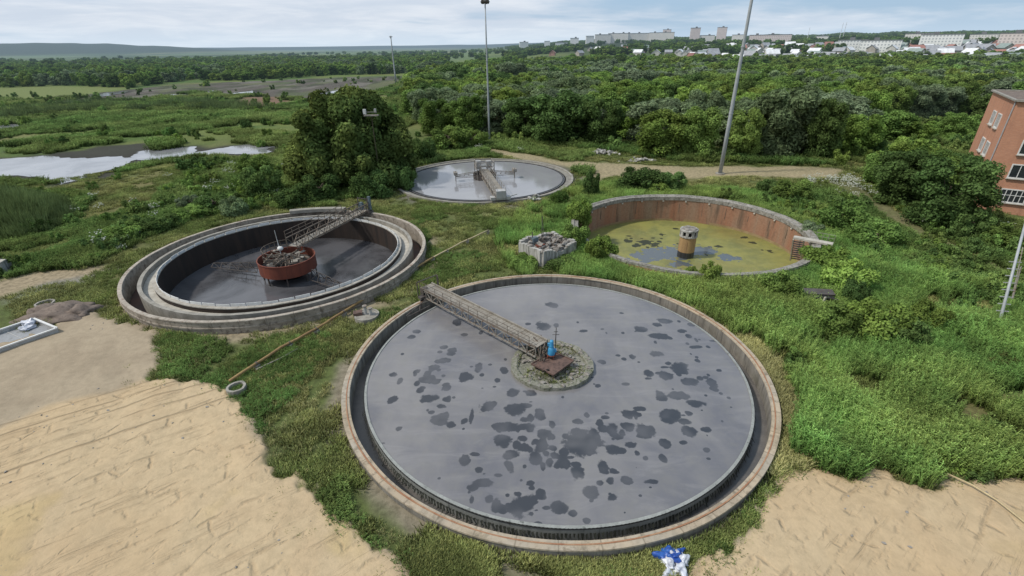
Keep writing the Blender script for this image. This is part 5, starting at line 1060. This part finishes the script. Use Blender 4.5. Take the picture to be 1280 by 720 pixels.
# ================================================================== TREES AND SHRUBS
gp = np.random.default_rng(11)
KINDS = {}
def tree_kind(key, mat, r, h, nl, leaves, size, base=.1, elong=1.5, trunk=.16):
    out_ = []
    for v in range(3):
        L = lobes_for(r, h, nl, gp, base); cm = crown_mesh('crown_%s_%d' % (key, v), L, leaves, size, mat, gp, elong=elong); out_.append((cm, trunk_mesh('trunk_%s_%d' % (key, v), h, trunk, L, gp)))
    KINDS[key] = (out_, r, h)
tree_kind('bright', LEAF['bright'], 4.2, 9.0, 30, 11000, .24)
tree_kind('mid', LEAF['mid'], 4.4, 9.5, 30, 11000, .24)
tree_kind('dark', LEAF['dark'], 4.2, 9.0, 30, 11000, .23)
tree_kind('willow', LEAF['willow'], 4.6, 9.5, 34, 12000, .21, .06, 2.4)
PROTO = {}
def plant_tree(key, px, py, w_px, h_px, label, group=None, name='tree', cat='tree', var=None, pos=None, dims=None, parts=True):
    ms_, r, h = KINDS[key]; v = var if var is not None else random.randrange(3)
    if pos is None:
        p = G(px, py); D = math.hypot(p[0], p[1]); z = gz(p[0], p[1]); depth = p[1] * math.cos(PITCH) + CAM_H * math.sin(PITCH)
        Rw = w_px / 2 * depth / F_PX; vang = math.atan2(CAM_H, D); Hw = h_px * depth / F_PX / math.cos(max(0, vang - .05)) * 1.0
        Hw = max(Hw - Rw * .55 * math.sin(vang), Hw * .7); p = p * (1 + Rw * .65 / max(D, 1))
    else: p = pos; Rw, Hw = dims; z = gz(p[0], p[1])
    sc = (Rw / (r * 1.02), Rw / (r * 1.02), Hw / h); loc = (p[0], p[1] , z - .1); rz = random.uniform(0, 6.28)
    k = (key, v, name)
    if k not in PROTO:
        t = thing(name, label, cat, loc, rz, group); t.scale = sc
        obj('crown', ms_[v][0], t); obj('trunk', ms_[v][1], t); PROTO[k] = t; return t
    t = copy_thing(PROTO[k], loc, rz, sc, label)
    if group: t['group'] = group
    elif 'group' in t.keys(): del t['group']
    return t
# the big tree beside the left tank
gb = np.random.default_rng(5); LBIG = []
for i in range(96):
    t_ = (i + .5) / 96; a = i * 2.399 + gb.uniform(-.4, .4); z_ = .10 + .90 * t_; prof = (.74 + .26 * math.sin(PI * min(1, z_ * 1.5))) if z_ < .6 else math.cos((z_ - .6) / .4 * 1.25) ** .7
    rad = 10.6 * prof * gb.uniform(.40, .95); lr = gb.uniform(1.2, 2.9) * (1 - .2 * t_); LBIG.append((math.cos(a) * rad, math.sin(a) * rad * .9, max(z_ * 14.6 - lr * .5, 1.2), lr))
LBIG = np.array(LBIG)
bt = thing('big_tree', 'biggest dark green tree beyond the left tank', 'tree', (*G(433, 243)[:2] + np.array([0, 8.0]), 0))
obj('crown', crown_mesh('crown_big', LBIG, 64000, .38, LEAF['big'], gb, .7, .9), bt); obj('trunk', trunk_mesh('trunk_big', 14, .42, LBIG, gb), bt)
# pale platform among its upper branches
lpz = G(464, 143, 11.9); bx_ = thing('lamp_platform', 'pale metal lamp platform among the top branches of the biggest tree', 'lamp', (lpz[0], lpz[1], 0)); MB().tube([(0, 0, 0), (0, 0, 11.7)], .06, 8).build('pole', MAT['bark'], bx_); mb = MB(); mb.box((0, 0, 11.75), (2.1, 1.0, .12)); mb.bar((-1.0, -.5, 12.3), (1.0, -.5, 12.3), .08); mb.bar((-1, -.5, 12.3), (-1, -.5, 12.3), .08); mb.bar((1, -.5, 12.3), (1, -.5, 12.3), .08); mb.build('platform', MAT['steel_grey'], bx_); mb = MB(); mb.box((-.85, -.4, 12.35), (.42, .35, .7)); mb.build('floodlight', MAT['white_paint'], bx_); mb = MB(); mb.box((.75, -.3, 12.45), (.3, .3, .6)); mb.build('floodlight', MAT['pale_steel'], bx_)

# trees one can name along the edge of the wood: kind, px, py, width, height, label
EDGE = [('willow', 970, 200, 92, 86, 'large silvery willow at the wood edge right of the tallest mast'), ('dark', 700, 184, 92, 66, 'broad dark tree behind the track right of the floodlight mast'), ('dark', 750, 184, 62, 58, 'dark tree at right end of the broad dark clump'), ('dark', 655, 178, 66, 54, 'dark tree just right of the floodlight mast'),
        ('bright', 822, 198, 76, 58, 'light green round tree at the track near the rubble heaps'), ('mid', 868, 199, 60, 62, 'green tree just left of the tallest mast'), ('mid', 925, 202, 50, 62, 'green tree between the tallest mast and silvery willow'), ('dark', 1020, 202, 56, 74, 'dark tree right of the large silvery willow'), ('mid', 590, 172, 56, 50, 'green tree just left of the floodlight mast'),
        ('mid', 548, 170, 54, 44, 'green tree nearest right of the biggest tree'), ('dark', 565, 118, 52, 34, 'dark clump behind the meadow left of the floodlight mast'), ('dark', 535, 128, 40, 34, 'dark round tree at the meadow edge far right of biggest tree'), ('bright', 560, 140, 44, 30, 'light bush tree in front of the dark meadow clump'),
        ('bright', 1065, 196, 56, 52, 'light green tree between silvery willow and the bushes'), ('mid', 1110, 180, 62, 40, 'round green tree in the clearing before the brick building'), ('bright', 1140, 182, 50, 32, 'low light green tree in the clearing near the bricks'), ('mid', 1190, 176, 46, 34, 'round green tree left of the brick building top'),
        ('willow', 720, 142, 66, 44, 'silvery willow in the wood above the dark clump'), ('willow', 790, 132, 70, 42, 'silvery willow in the wood right of the floodlight mast'), ('willow', 820, 145, 50, 36, 'small silvery willow behind the light green round tree'), ('willow', 690, 128, 60, 36, 'silvery willow behind the floodlight mast on its right'), ('willow', 640, 112, 54, 32, 'distant silvery willow just right of the floodlight mast'),
        ('willow', 935, 165, 40, 40, 'small silvery willow left of the large one'), ('dark', 790, 168, 60, 52, 'dark tree between broad dark clump and light round tree'), ('dark', 1240, 168, 70, 50, 'dark tree behind the brick building on its left'), ('mid', 1278, 160, 64, 56, 'green tree behind the brick building at the right edge')]
for i, (k, px, py, w_, h_, lab) in enumerate(EDGE): plant_tree(k, px, py, w_, h_, lab, var=i % 3)
# the wood itself: single trees in front, a mass beyond
WOOD = poly([(520, 150), (560, 163), (620, 168), (700, 172), (780, 172), (835, 182), (900, 186), (1000, 190), (1060, 182), (1100, 154), (1190, 146), (1290, 150), (1700, 180), (1900, 90), (1290, 87), (1000, 87), (700, 85), (600, 85), (540, 95), (515, 118)])
xs = np.linspace(-120, 1100, 900); 
def fill(P, gap0, gapk, n_max, seed, keep=None):
    g = np.random.default_rng(seed); lo, hi = P.min(0), P.max(0); pts = []; grid = {}
    n_try = 0; cand = np.c_[g.uniform(lo[0], hi[0], 60000), g.uniform(lo[1], hi[1], 60000)]; ok = sdist(P, cand[:, 0], cand[:, 1]) < 0; cand = cand[ok]
    cell = 4.0
    for x_, y_ in cand:
        d = math.hypot(x_, y_); gap = gap0 + gapk * d; k = (int(x_ // cell), int(y_ // cell)); r_ = int(gap // cell) + 1; bad = False
        for i in range(k[0] - r_, k[0] + r_ + 1):
            for j in range(k[1] - r_, k[1] + r_ + 1):
                for q in grid.get((i, j), ()):
                    if (q[0] - x_) ** 2 + (q[1] - y_) ** 2 < gap * gap: bad = True; break
                if bad: break
            if bad: break
        if not bad: grid.setdefault(k, []).append((x_, y_)); pts.append((x_, y_, d))
        if len(pts) >= n_max: break
    return np.array(pts)
W_ = fill(WOOD, 6.6, .004, 9000, 21)
az_ = np.degrees(np.arctan2(W_[:, 0], W_[:, 1])); W_ = W_[(az_ < 47)]
W_ = W_[np.argsort(W_[:, 2])]
NSEP = 250
zone = lambda px: 'behind the floodlight mast' if px < 690 else 'behind the dark clump' if px < 800 else 'behind the tallest mast' if px < 960 else 'behind the clearing' if px < 1130 else 'behind the brick building'
KN = {'bright': 'light green round tree in the wood ', 'mid': 'mid green round tree in the wood ', 'dark': 'dark green round tree in the wood ', 'willow': 'silvery grey green tree in the wood '}
sel = []; gw_ = np.random.default_rng(33)
for i, (x_, y_, d) in enumerate(W_[:NSEP]):
    wn = float(fbm(np.array([x_]), np.array([y_]), 38, 91)[0]); k = 'willow' if wn > .63 else gw_.choice(['bright', 'mid', 'dark'], p=[.45, .38, .17])
    s_ = gw_.uniform(.75, 1.25); px = 640 + 671 * math.tan(math.atan2(x_, y_)); lab = KN[k] + zone(px)
    plant_tree(k, 0, 0, 0, 0, lab, lab.replace('tree in', 'trees in'), pos=(x_, y_), dims=(6.7 * s_, gw_.uniform(7.5, 11)))
rest = W_[NSEP:]
LITE = []
for k, mt in (('bright', LEAF['bright']), ('mid', LEAF['mid']), ('dark', LEAF['dark']), ('willow', LEAF['willow'])):
    for v in range(2): L = lobes_for(4.3, 8.6, 17, gp, .1); LITE.append(crown_mesh('far_%s_%d' % (k, v), L, 2600, .44, mt, gp))
def mass(name, pts, seed, hsc=(.75, 1.25), wsc=(.8, 1.3), kinds=(.4, .38, .22), wil=.60):
    g = np.random.default_rng(seed); n_ = len(pts); wn = fbm(pts[:, 0], pts[:, 1], 38, 91); k = g.choice(3, n_, p=kinds); k = np.where(wn > wil, 3, k); idx = k * 2 + g.integers(0, 2, n_)
    z = ground_z(pts[:, 0], pts[:, 1]) - .2; a = g.uniform(*wsc, n_); b = g.uniform(*hsc, n_)
    return scatter(name, LITE, np.c_[pts[:, 0], pts[:, 1], z], g.uniform(0, 6.28, n_), np.c_[a, a, b], 'stuff', idx)
mass('forest', rest, 1, (.75, 1.2), (1.25, 2.05), (.5, .36, .14), .64)
# forest belt on the left, past the mud flats
BELT = poly([(-160, 112), (0, 110), (90, 107), (160, 110), (240, 100), (300, 101), (420, 94), (520, 92), (545, 86), (560, 76), (500, 74), (400, 73.5), (280, 75), (150, 80), (60, 82), (0, 82), (-160, 88)])
Bp = fill(BELT, 6.5, .004, 3500, 22); mass('forest', Bp, 2, (.6, 1.15), (.9, 1.6), (.3, .4, .3), .66)
# woods round and above the town
g = np.random.default_rng(44); n_ = 9000; a = g.uniform(R(0), R(47), n_); D = 430 + 2400 * g.random(n_) ** .85; tx, ty = np.sin(a) * D, np.cos(a) * D
clear = fbm(tx, ty, 90, 71); keep = (clear > np.where(D < 950, .60, np.where(D < 1650, .55, .30))); pts = np.c_[tx, ty][keep]; mass('forest', pts, 3, (.7, 1.3), (1.0, 2.0), (.1, .3, .6), .9)
a = g.uniform(R(-50), R(0), 900); D = g.uniform(900, 2600, 900); tx, ty = np.sin(a) * D, np.cos(a) * D; keep = fbm(tx, ty * .4, 160, 75) > .60; mass('forest', np.c_[tx, ty][keep], 4, (.8, 1.3), (1.3, 2.4), (.1, .4, .5), .9)
for px, D, h_, lab in ((60, 1500, 17, 'single dark tree standing on the far plain at left'),):
    x_, y_, z_ = at_far(px, 950); plant_tree('dark', 0, 0, 0, 0, lab, pos=(x_, y_), dims=(7.5, 12))

# ---- shrubs: kind, px, py (foot), width, height, label
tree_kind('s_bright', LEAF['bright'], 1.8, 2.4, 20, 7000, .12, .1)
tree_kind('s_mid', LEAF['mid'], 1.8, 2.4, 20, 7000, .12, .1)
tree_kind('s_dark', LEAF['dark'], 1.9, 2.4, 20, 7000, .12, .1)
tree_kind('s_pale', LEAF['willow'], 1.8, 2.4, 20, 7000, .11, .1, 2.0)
SHRUBS = [('s_dark', 800, 243, 62, 30, 'dark dome shaped shrub behind the green tank on the left'), ('s_dark', 838, 241, 40, 24, 'smaller dark shrub touching the dome shaped one'), ('s_bright', 822, 246, 30, 16, 'light green shrub at the foot of the dome shaped one'), ('s_dark', 738, 252, 24, 34, 'narrow dark shrub left of the green tank'), ('s_bright', 724, 285, 34, 34, 'light green shrub by the left rim of the green tank'),
          ('s_bright', 748, 332, 42, 34, 'bright green shrub over the lower left rim of the green tank'), ('s_mid', 715, 318, 40, 34, 'green shrub right beside the small ruin'), ('s_mid', 700, 262, 26, 22, 'green shrub behind the small ruin'), ('s_mid', 655, 338, 40, 18, 'low green shrub before the left wall of the small ruin'), ('s_dark', 700, 340, 44, 18, 'low dark shrub before the right wall of the small ruin'),
          ('s_bright', 884, 360, 30, 30, 'bright young shrub before the near rim of the green tank'), ('s_bright', 862, 352, 20, 18, 'small bright shrub left of the bright young shrub'), ('s_mid', 985, 258, 52, 30, 'green shrub behind the right part of the green tank rim'), ('s_mid', 1045, 296, 62, 42, 'green shrub above the gangway'), ('s_dark', 960, 246, 38, 20, 'small dark shrub behind the rim of the green tank'),
          ('s_mid', 1085, 320, 70, 40, 'wide green shrub right of the gangway'), ('s_bright', 1050, 372, 70, 42, 'light green shrub just above the collapsed shed'), ('s_dark', 1062, 388, 40, 34, 'dark shrub right behind the collapsed shed'), ('s_mid', 975, 384, 56, 40, 'green shrub left of the collapsed shed'), ('s_bright', 1030, 345, 60, 34, 'light green shrub below the gangway'),
          ('s_bright', 1088, 434, 80, 56, 'big light green shrub right below the collapsed shed'), ('s_mid', 1040, 428, 60, 44, 'green shrub below the collapsed shed'), ('s_dark', 1120, 442, 60, 44, 'dark green shrub right of the big light one'), ('s_bright', 1150, 420, 50, 40, 'yellowish shrub between dark shrub and utility pole'), ('s_pale', 1010, 300, 30, 22, 'pale shrub over the right rim of the green tank'),
          ('dark', 1120, 262, 78, 66, 'dark shrub at left end of the thicket before the bricks'), ('dark', 1168, 292, 92, 90, 'tall dark shrub in the middle of the thicket'), ('mid', 1196, 256, 70, 56, 'green shrub in front of the porch of the brick building'), ('s_dark', 1204, 300, 50, 40, 'dark shrub at the foot of the brick building corner'), ('mid', 1142, 238, 60, 50, 'green shrub at the back of the thicket'), ('s_mid', 1098, 234, 50, 42, 'green shrub left behind the thicket'), ('s_bright', 1130, 208, 50, 34, 'light green shrub in the clearing behind the thicket'),
          ('s_mid', 1262, 312, 60, 30, 'green shrub under the lowest window of the brick building'), ('dark', 1180, 238, 60, 46, 'dark shrub left of the porch'), ('s_bright', 1165, 222, 46, 32, 'light shrub behind the dark porch shrub'),
          ('s_pale', 296, 273, 34, 24, 'pale grey green shrub on the slope behind the left tank'), ('s_dark', 270, 268, 44, 24, 'dark shrub left of the pale grey green one'), ('s_dark', 335, 250, 50, 40, 'dark shrub at the left foot of the biggest tree'), ('s_mid', 318, 222, 44, 26, 'green shrub between biggest tree and the pool'), ('s_mid', 240, 278, 46, 18, 'low green shrub on the slope left of the dark one'), ('s_dark', 365, 262, 40, 24, 'dark shrub between biggest tree and left tank rim'),
          ('s_dark', 530, 205, 44, 30, 'dark shrub right of the biggest tree'), ('s_mid', 560, 190, 56, 28, 'green shrub behind the farthest tank on its left'), ('s_mid', 590, 186, 44, 22, 'green shrub behind the farthest tank near the mast'), ('s_dark', 200, 292, 50, 20, 'low dark shrub on the weedy slope at left'), ('s_mid', 160, 300, 50, 20, 'low green shrub on the weedy slope at left'), ('s_pale', 240, 262, 30, 16, 'small pale shrub on the weedy slope'), ('s_dark', 505, 240, 36, 30, 'dark shrub under the right side of the biggest tree'), ('s_dark', 465, 250, 50, 34, 'dark shrub under the biggest tree behind the bridge end'), ('s_dark', 400, 254, 60, 34, 'dark shrub under the biggest tree above the left tank')]
for i, (k, px, py, w_, h_, lab) in enumerate(SHRUBS): plant_tree(k, px, py, w_ * 1.05, h_ * 1.05, lab, name='shrub', cat='shrub', var=i % 3)

# ================================================================== GROUND GROWTH
gg = np.random.default_rng(77)
K_LAWN = [tuft('lawn_tuft_%d' % i, 22, .24, .30, .035, GRASS['lawn'], gg, .5) for i in range(4)]
K_TALL = [tuft('tall_tuft_%d' % i, 12, 1.35, .42, .055, GRASS['tall'], gg, .28, leafy=8) for i in range(6)]
K_WEED = [tuft('weed_tuft_%d' % i, 14, .62, .42, .06, GRASS['weed'], gg, .4, leafy=5) for i in range(5)]
K_MARSH = [tuft('marsh_clump_%d' % i, 40, 1.1, 1.3, .16, GRASS['marsh'], gg, .4, leafy=3) for i in range(4)]
K_REED = [tuft('reed_clump_%d' % i, 36, 2.6, .9, .07, GRASS['reed'], gg, .22) for i in range(4)]
K_DRY = [tuft('dry_tuft_%d' % i, 18, .42, .3, .035, GRASS['dry'], gg, .7) for i in range(3)]
def open_ground(x, y, pad=.25):
    m = tank_out(x, y, pad)
    for P, w_ in ((SAND_L, .55), (SAND_R, .5)): m &= (sdist(P, x, y) + (fbm(x, y, 2.2, 14 if P is SAND_L else 15) - .5) * 1.6) > -.05
    return m & (inmask(ROAD, x, y, 1.2, 1.5, 6, 10) < .15 + .35 * gg.random(x.shape))
def spread(P, n_, pad=.25):
    lo, hi = P.min(0), P.max(0); x = gg.uniform(lo[0], hi[0], n_); y = gg.uniform(lo[1], hi[1], n_); k = sdist(P, x, y) < 0; x, y = x[k], y[k]; k = open_ground(x, y, pad); return x[k], y[k]
def put(name, kit, x, y, s, tilt=.08, sz=None):
    z = ground_z(x, y); sc = np.c_[s, s, s * (sz if sz is not None else 1)]; return scatter(name, kit, np.c_[x, y, z], gg.uniform(0, 6.28, len(x)), sc, 'stuff', None, tilt)
# short grass: nearer ground denser
n_ = 150000; th = gg.uniform(R(-50), R(50), n_); d = 13 + 110 * gg.random(n_) ** 1.35; x, y = np.sin(th) * d, np.cos(th) * d
k = open_ground(x, y, .3); x, y = x[k], y[k]; wk = fbm(x, y, 3.2, 101); k = (wk > .36 + .12 * gg.random(len(x))) & (sdist(PALE_L, x, y) > 0) & (inmask(PATH_R, x, y, .8, 1) < .5)
x, y = x[k], y[k]; put('grass', K_LAWN, x, y, (.55 + 1.0 * fbm(x, y, 5, 103)) * (1 + np.hypot(x, y) * .004))
# tall growth on the right and round the abandoned tank
x, y = spread(TALL, 40000, .6); k = (fbm(x, y, 2.6, 105) > .40) & (sdist(YEL2, x, y) > 0) & (inmask(PATH_R, x, y, .8, 1) < .5); x, y = x[k], y[k]
put('tall_grass', K_TALL, x, y, .35 + .95 * fbm(x, y, 4, 107) + .35 * gg.random(len(x)) ** 3)
n_ = 16000; th = gg.uniform(0, 2 * PI, n_); d = T4R + .3 + 9 * gg.random(n_) ** 1.3; x, y = T4C[0] + np.cos(th) * d, T4C[1] + np.sin(th) * d; k = open_ground(x, y, .3) & (fbm(x, y, 4, 109) > .38); put('tall_grass', K_TALL, x[k], y[k], .55 + .6 * fbm(x[k], y[k], 4, 111))
K_BUSH = [crown_mesh('bushy_weed_%d' % i, lobes_for(.85, 1.05, 8, gg, .1), 900, .10, [GRASS['weed'], GRASS['tall'], LEAF['mid'], GRASS['weed'], LEAF['dark'], LEAF['bright']][i], gg, .6) for i in range(6)]
def bushes(P, n_, lo, s0, s1, seed, far=False):
    x, y = spread(P, n_, 1.0); k = (fbm(x, y, 6, seed) > lo) & (inmask(PATH_R, x, y, 1, 1) < .4) & (inmask(YEL1, x, y, 2, 4, 9, 8) < .5) & (sdist(PALE_L, x, y) > 1) & (sdist(MUDN, x, y) > 0) & (sdist(YEL2, x, y) > .5)
    x, y = x[k], y[k]; s_ = s0 + (s1 - s0) * gg.random(len(x)) ** 1.6; put('undergrowth', K_BUSH, x, y, s_, .1, .8 + .5 * gg.random(len(x)))
# weeds: the left slope, under the big tree, between the tanks
x, y = spread(WEEDS_L, 50000, .8); k = (fbm(x, y, 8, 113) > .34) & (inmask(YEL1, x, y, 2, 4, 9, 8) < .6) & (sdist(PALE_L, x, y) > .3) & (sdist(PATH_L, x, y) > .1) & (sdist(MUDN, x, y) > -1); x, y = x[k], y[k]; put('weeds', K_WEED, x, y, .7 + 1.1 * fbm(x, y, 7, 115))
x, y = spread(LAWN, 26000, .3); k = fbm(x, y, 6, 117) > .54; x, y = x[k], y[k]; put('weeds', K_WEED, x, y, .35 + .55 * fbm(x, y, 4, 119))
RIGHT = poly([(860, 250), (1060, 228), (1300, 290), (1500, 330), (1400, 420), (1100, 340), (1040, 330), (1030, 300), (900, 245)]); x, y = spread(RIGHT, 30000, .8); k = (fbm(x, y, 7, 121) > .36) & (inmask(PATH_R, x, y, 1, 1, 4, 11) < .4); x, y = x[k], y[k]; put('weeds', K_WEED, x, y, .8 + 1.0 * fbm(x, y, 6, 123))
bushes(RIGHT, 1700, .48, .5, 1.6, 305)
CLEARING = poly([(540, 165), (620, 178), (760, 190), (850, 203), (1050, 208), (1100, 230), (1300, 262), (1500, 220), (1300, 150), (1100, 155), (1050, 185), (900, 190), (700, 176), (560, 160)]); x, y = spread(CLEARING, 26000, .8); k = fbm(x, y, 9, 125) > .34; x, y = x[k], y[k]; put('weeds', K_WEED, x, y, 1.1 + 1.5 * fbm(x, y, 8, 127)); bushes(CLEARING, 2000, .46, .7, 2.4, 307)
# dry grass fringe by the front tank's right side and the sand edge
n_ = 2200; th = gg.uniform(-.75, .75, n_); d = T1R + .15 + 1.7 * gg.random(n_) ** 1.2; x, y = T1C[0] + np.cos(th) * d, T1C[1] + np.sin(th) * d; k = open_ground(x, y, .15); put('dry_grass', K_DRY, x[k], y[k], .6 + .7 * gg.random(k.sum()))
x, y = spread(LAWN, 9000, .2); k = fbm(x, y, 5, 131) > .56; put('dry_grass', K_DRY, x[k], y[k], .45 + .5 * gg.random(k.sum()))
n_ = 12000; x = gg.uniform(-32, 26, n_); y = gg.uniform(11, 45, n_); sd = np.minimum(sdist(SAND_L, x, y), sdist(SAND_R, x, y)); k = (np.abs(sd + (fbm(x, y, 2.2, 14) - .5) * 1.7) < .45) & (fbm(x, y, 3, 133) > .5) & tank_out(x, y, .3); put('weeds', K_WEED, x[k], y[k], .25 + .4 * gg.random(k.sum()))
n_ = 9000; x = gg.uniform(-32, 26, n_); y = gg.uniform(11, 45, n_); sd = np.minimum(sdist(SAND_L, x, y), sdist(SAND_R, x, y)); k = (sd < .3) & (sd > -2.8) & (gg.random(n_) < .9 * np.exp(sd * 1.1)) & (fbm(x, y, 2.5, 181) > .46) & tank_out(x, y, .3); put('grass', K_LAWN, x[k], y[k], .35 + .6 * gg.random(k.sum())).location.z = .12
# weeds on the island
th = gg.uniform(0, 6.28, 160); d = 2.75 * np.sqrt(gg.random(160)); k = fbm(np.cos(th) * d + 9, np.sin(th) * d, .9, 135) > .48; put('island_weeds', K_LAWN, (2.8 + np.cos(th) * d)[k], (28.6 + np.sin(th) * d)[k], .5 + .5 * gg.random(k.sum())).location.z = .38
bushes(WEEDS_L, 2600, .46, .5, 1.7, 301); bushes(TALL, 900, .50, .4, 1.2, 303)
# the marsh
n_ = 42000; th = gg.uniform(R(-52), R(10), n_); d = 78 + 300 * gg.random(n_) ** 1.25; x, y = np.sin(th) * d, np.cos(th) * d
wet = np.zeros(n_);
for P in PUD + [MUDN]: wet = np.maximum(wet, inmask(P, x, y, 2, 3, 6, 7))
k = (wet < .35) & (inmask(MUDF, x, y, 6, 20, 22, 5) < .4 + .3 * gg.random(n_)) & (inmask(MEAD, x, y, 5, 8, 30, 3) < .5) & (inmask(BROWN, x, y, 4, 8, 15, 4) < .5) & (inmask(YEL1, x, y, 2, 4, 9, 8) < .5) & (fbm(x, y, 22, 141) > .38) & tank_out(x, y, 2) & (inmask(ROAD, x, y, 1, 2) < .3) & (sdist(WOOD, x, y) > -6) & (sdist(BELT, x, y) > -6)
x, y = x[k], y[k]; s_ = (.35 + 1.2 * fbm(x, y, 14, 143) ** 1.5) * (1 + (np.hypot(x, y) - 80) * .0022); put('marsh_growth', K_MARSH, x, y, s_)
MARSH = poly([(-80, 250), (-80, 118), (300, 126), (500, 110), (545, 165), (500, 200), (345, 200), (200, 235)]); bushes(MARSH, 3200, .55, .7, 2.4, 309); bushes(poly([(60, 130), (130, 112), (300, 100), (525, 94), (520, 112), (420, 124), (300, 130)]), 260, .55, .8, 2.4, 311)
# reed bed at the far left
RB = poly([(-60, 262), (-10, 250), (45, 247), (90, 258), (96, 272), (70, 292), (20, 302), (-60, 306)]); x, y = spread(RB, 2600); sd = -sdist(RB, x, y); put('reeds', K_REED, x, y, np.clip(.55 + sd * .14, .5, 1.25) * (.85 + .3 * gg.random(len(x))), .06)
x, y = spread(poly([(0, 140), (120, 128), (260, 128), (340, 136), (340, 142), (200, 138), (80, 142), (0, 152)]), 9000); k = fbm(x, y, 12, 151) > .45; put('reeds', K_REED, x[k][:700], y[k][:700], .8 + .5 * gg.random(min(700, k.sum())), .06)
K_FL = []
for i in range(3):
    mb = MB(); rf = random.Random(i + 200)
    for k in range(16): a, q = rf.uniform(0, 6.28), .55 * math.sqrt(rf.random()); mb.blob((q * math.cos(a), q * math.sin(a), rf.uniform(.55, .95)), (.07, .07, .03), k, 1, .1)
    K_FL.append(mb.mesh('flower_%d' % i, simple('petal_white', (.55, .57, .48), None, 2, .9, bump=0)))
for j, P in enumerate((WEEDS_L, RIGHT, poly([(990, 222), (1060, 222), (1100, 250), (1040, 246)]), poly([(560, 170), (650, 182), (760, 194), (740, 200), (600, 190)]))):
    x, y = spread(P, (900, 500, 110, 160)[j], 1.5); k = fbm(x, y, 5, 401 + j) > (.60, .62, .40, .5)[j]; put('wild_flowers', K_FL, x[k], y[k], .7 + .8 * gg.random(k.sum()))
# loose stones on the beaten ground
GV_K = [MB().blob((0, 0, .02), (.07, .05, .04), i, 1, .4).mesh('stone_%d' % i, MAT['rubble']) for i in range(3)]
n_ = 1500; x = gg.uniform(-40, 26, n_); y = gg.uniform(11, 42, n_); k = (np.minimum(sdist(SAND_L, x, y), sdist(SAND_R, x, y)) < -.3) & (fbm(x, y, 6, 161) > .5); x, y = x[k], y[k]; o = put('gravel', GV_K, x, y, .3 + 1.1 * gg.random(len(x)) ** 3); o.location.z = .2

# ------------------------------------------------------------------ render settings
scene.render.engine = 'CYCLES'
cy = scene.cycles; cy.max_bounces = 5; cy.diffuse_bounces = 3; cy.glossy_bounces = 2; cy.transmission_bounces = 2; cy.transparent_max_bounces = 4
cy.use_denoising = True; cy.caustics_reflective = False; cy.caustics_refractive = False
scene.view_settings.view_transform = 'Standard'; scene.view_settings.look = 'None'; scene.view_settings.exposure = 0; scene.view_settings.gamma = 1
scene.render.resolution_x = 1024; scene.render.resolution_y = 576
print('script seconds', round(time.time() - T0, 1))
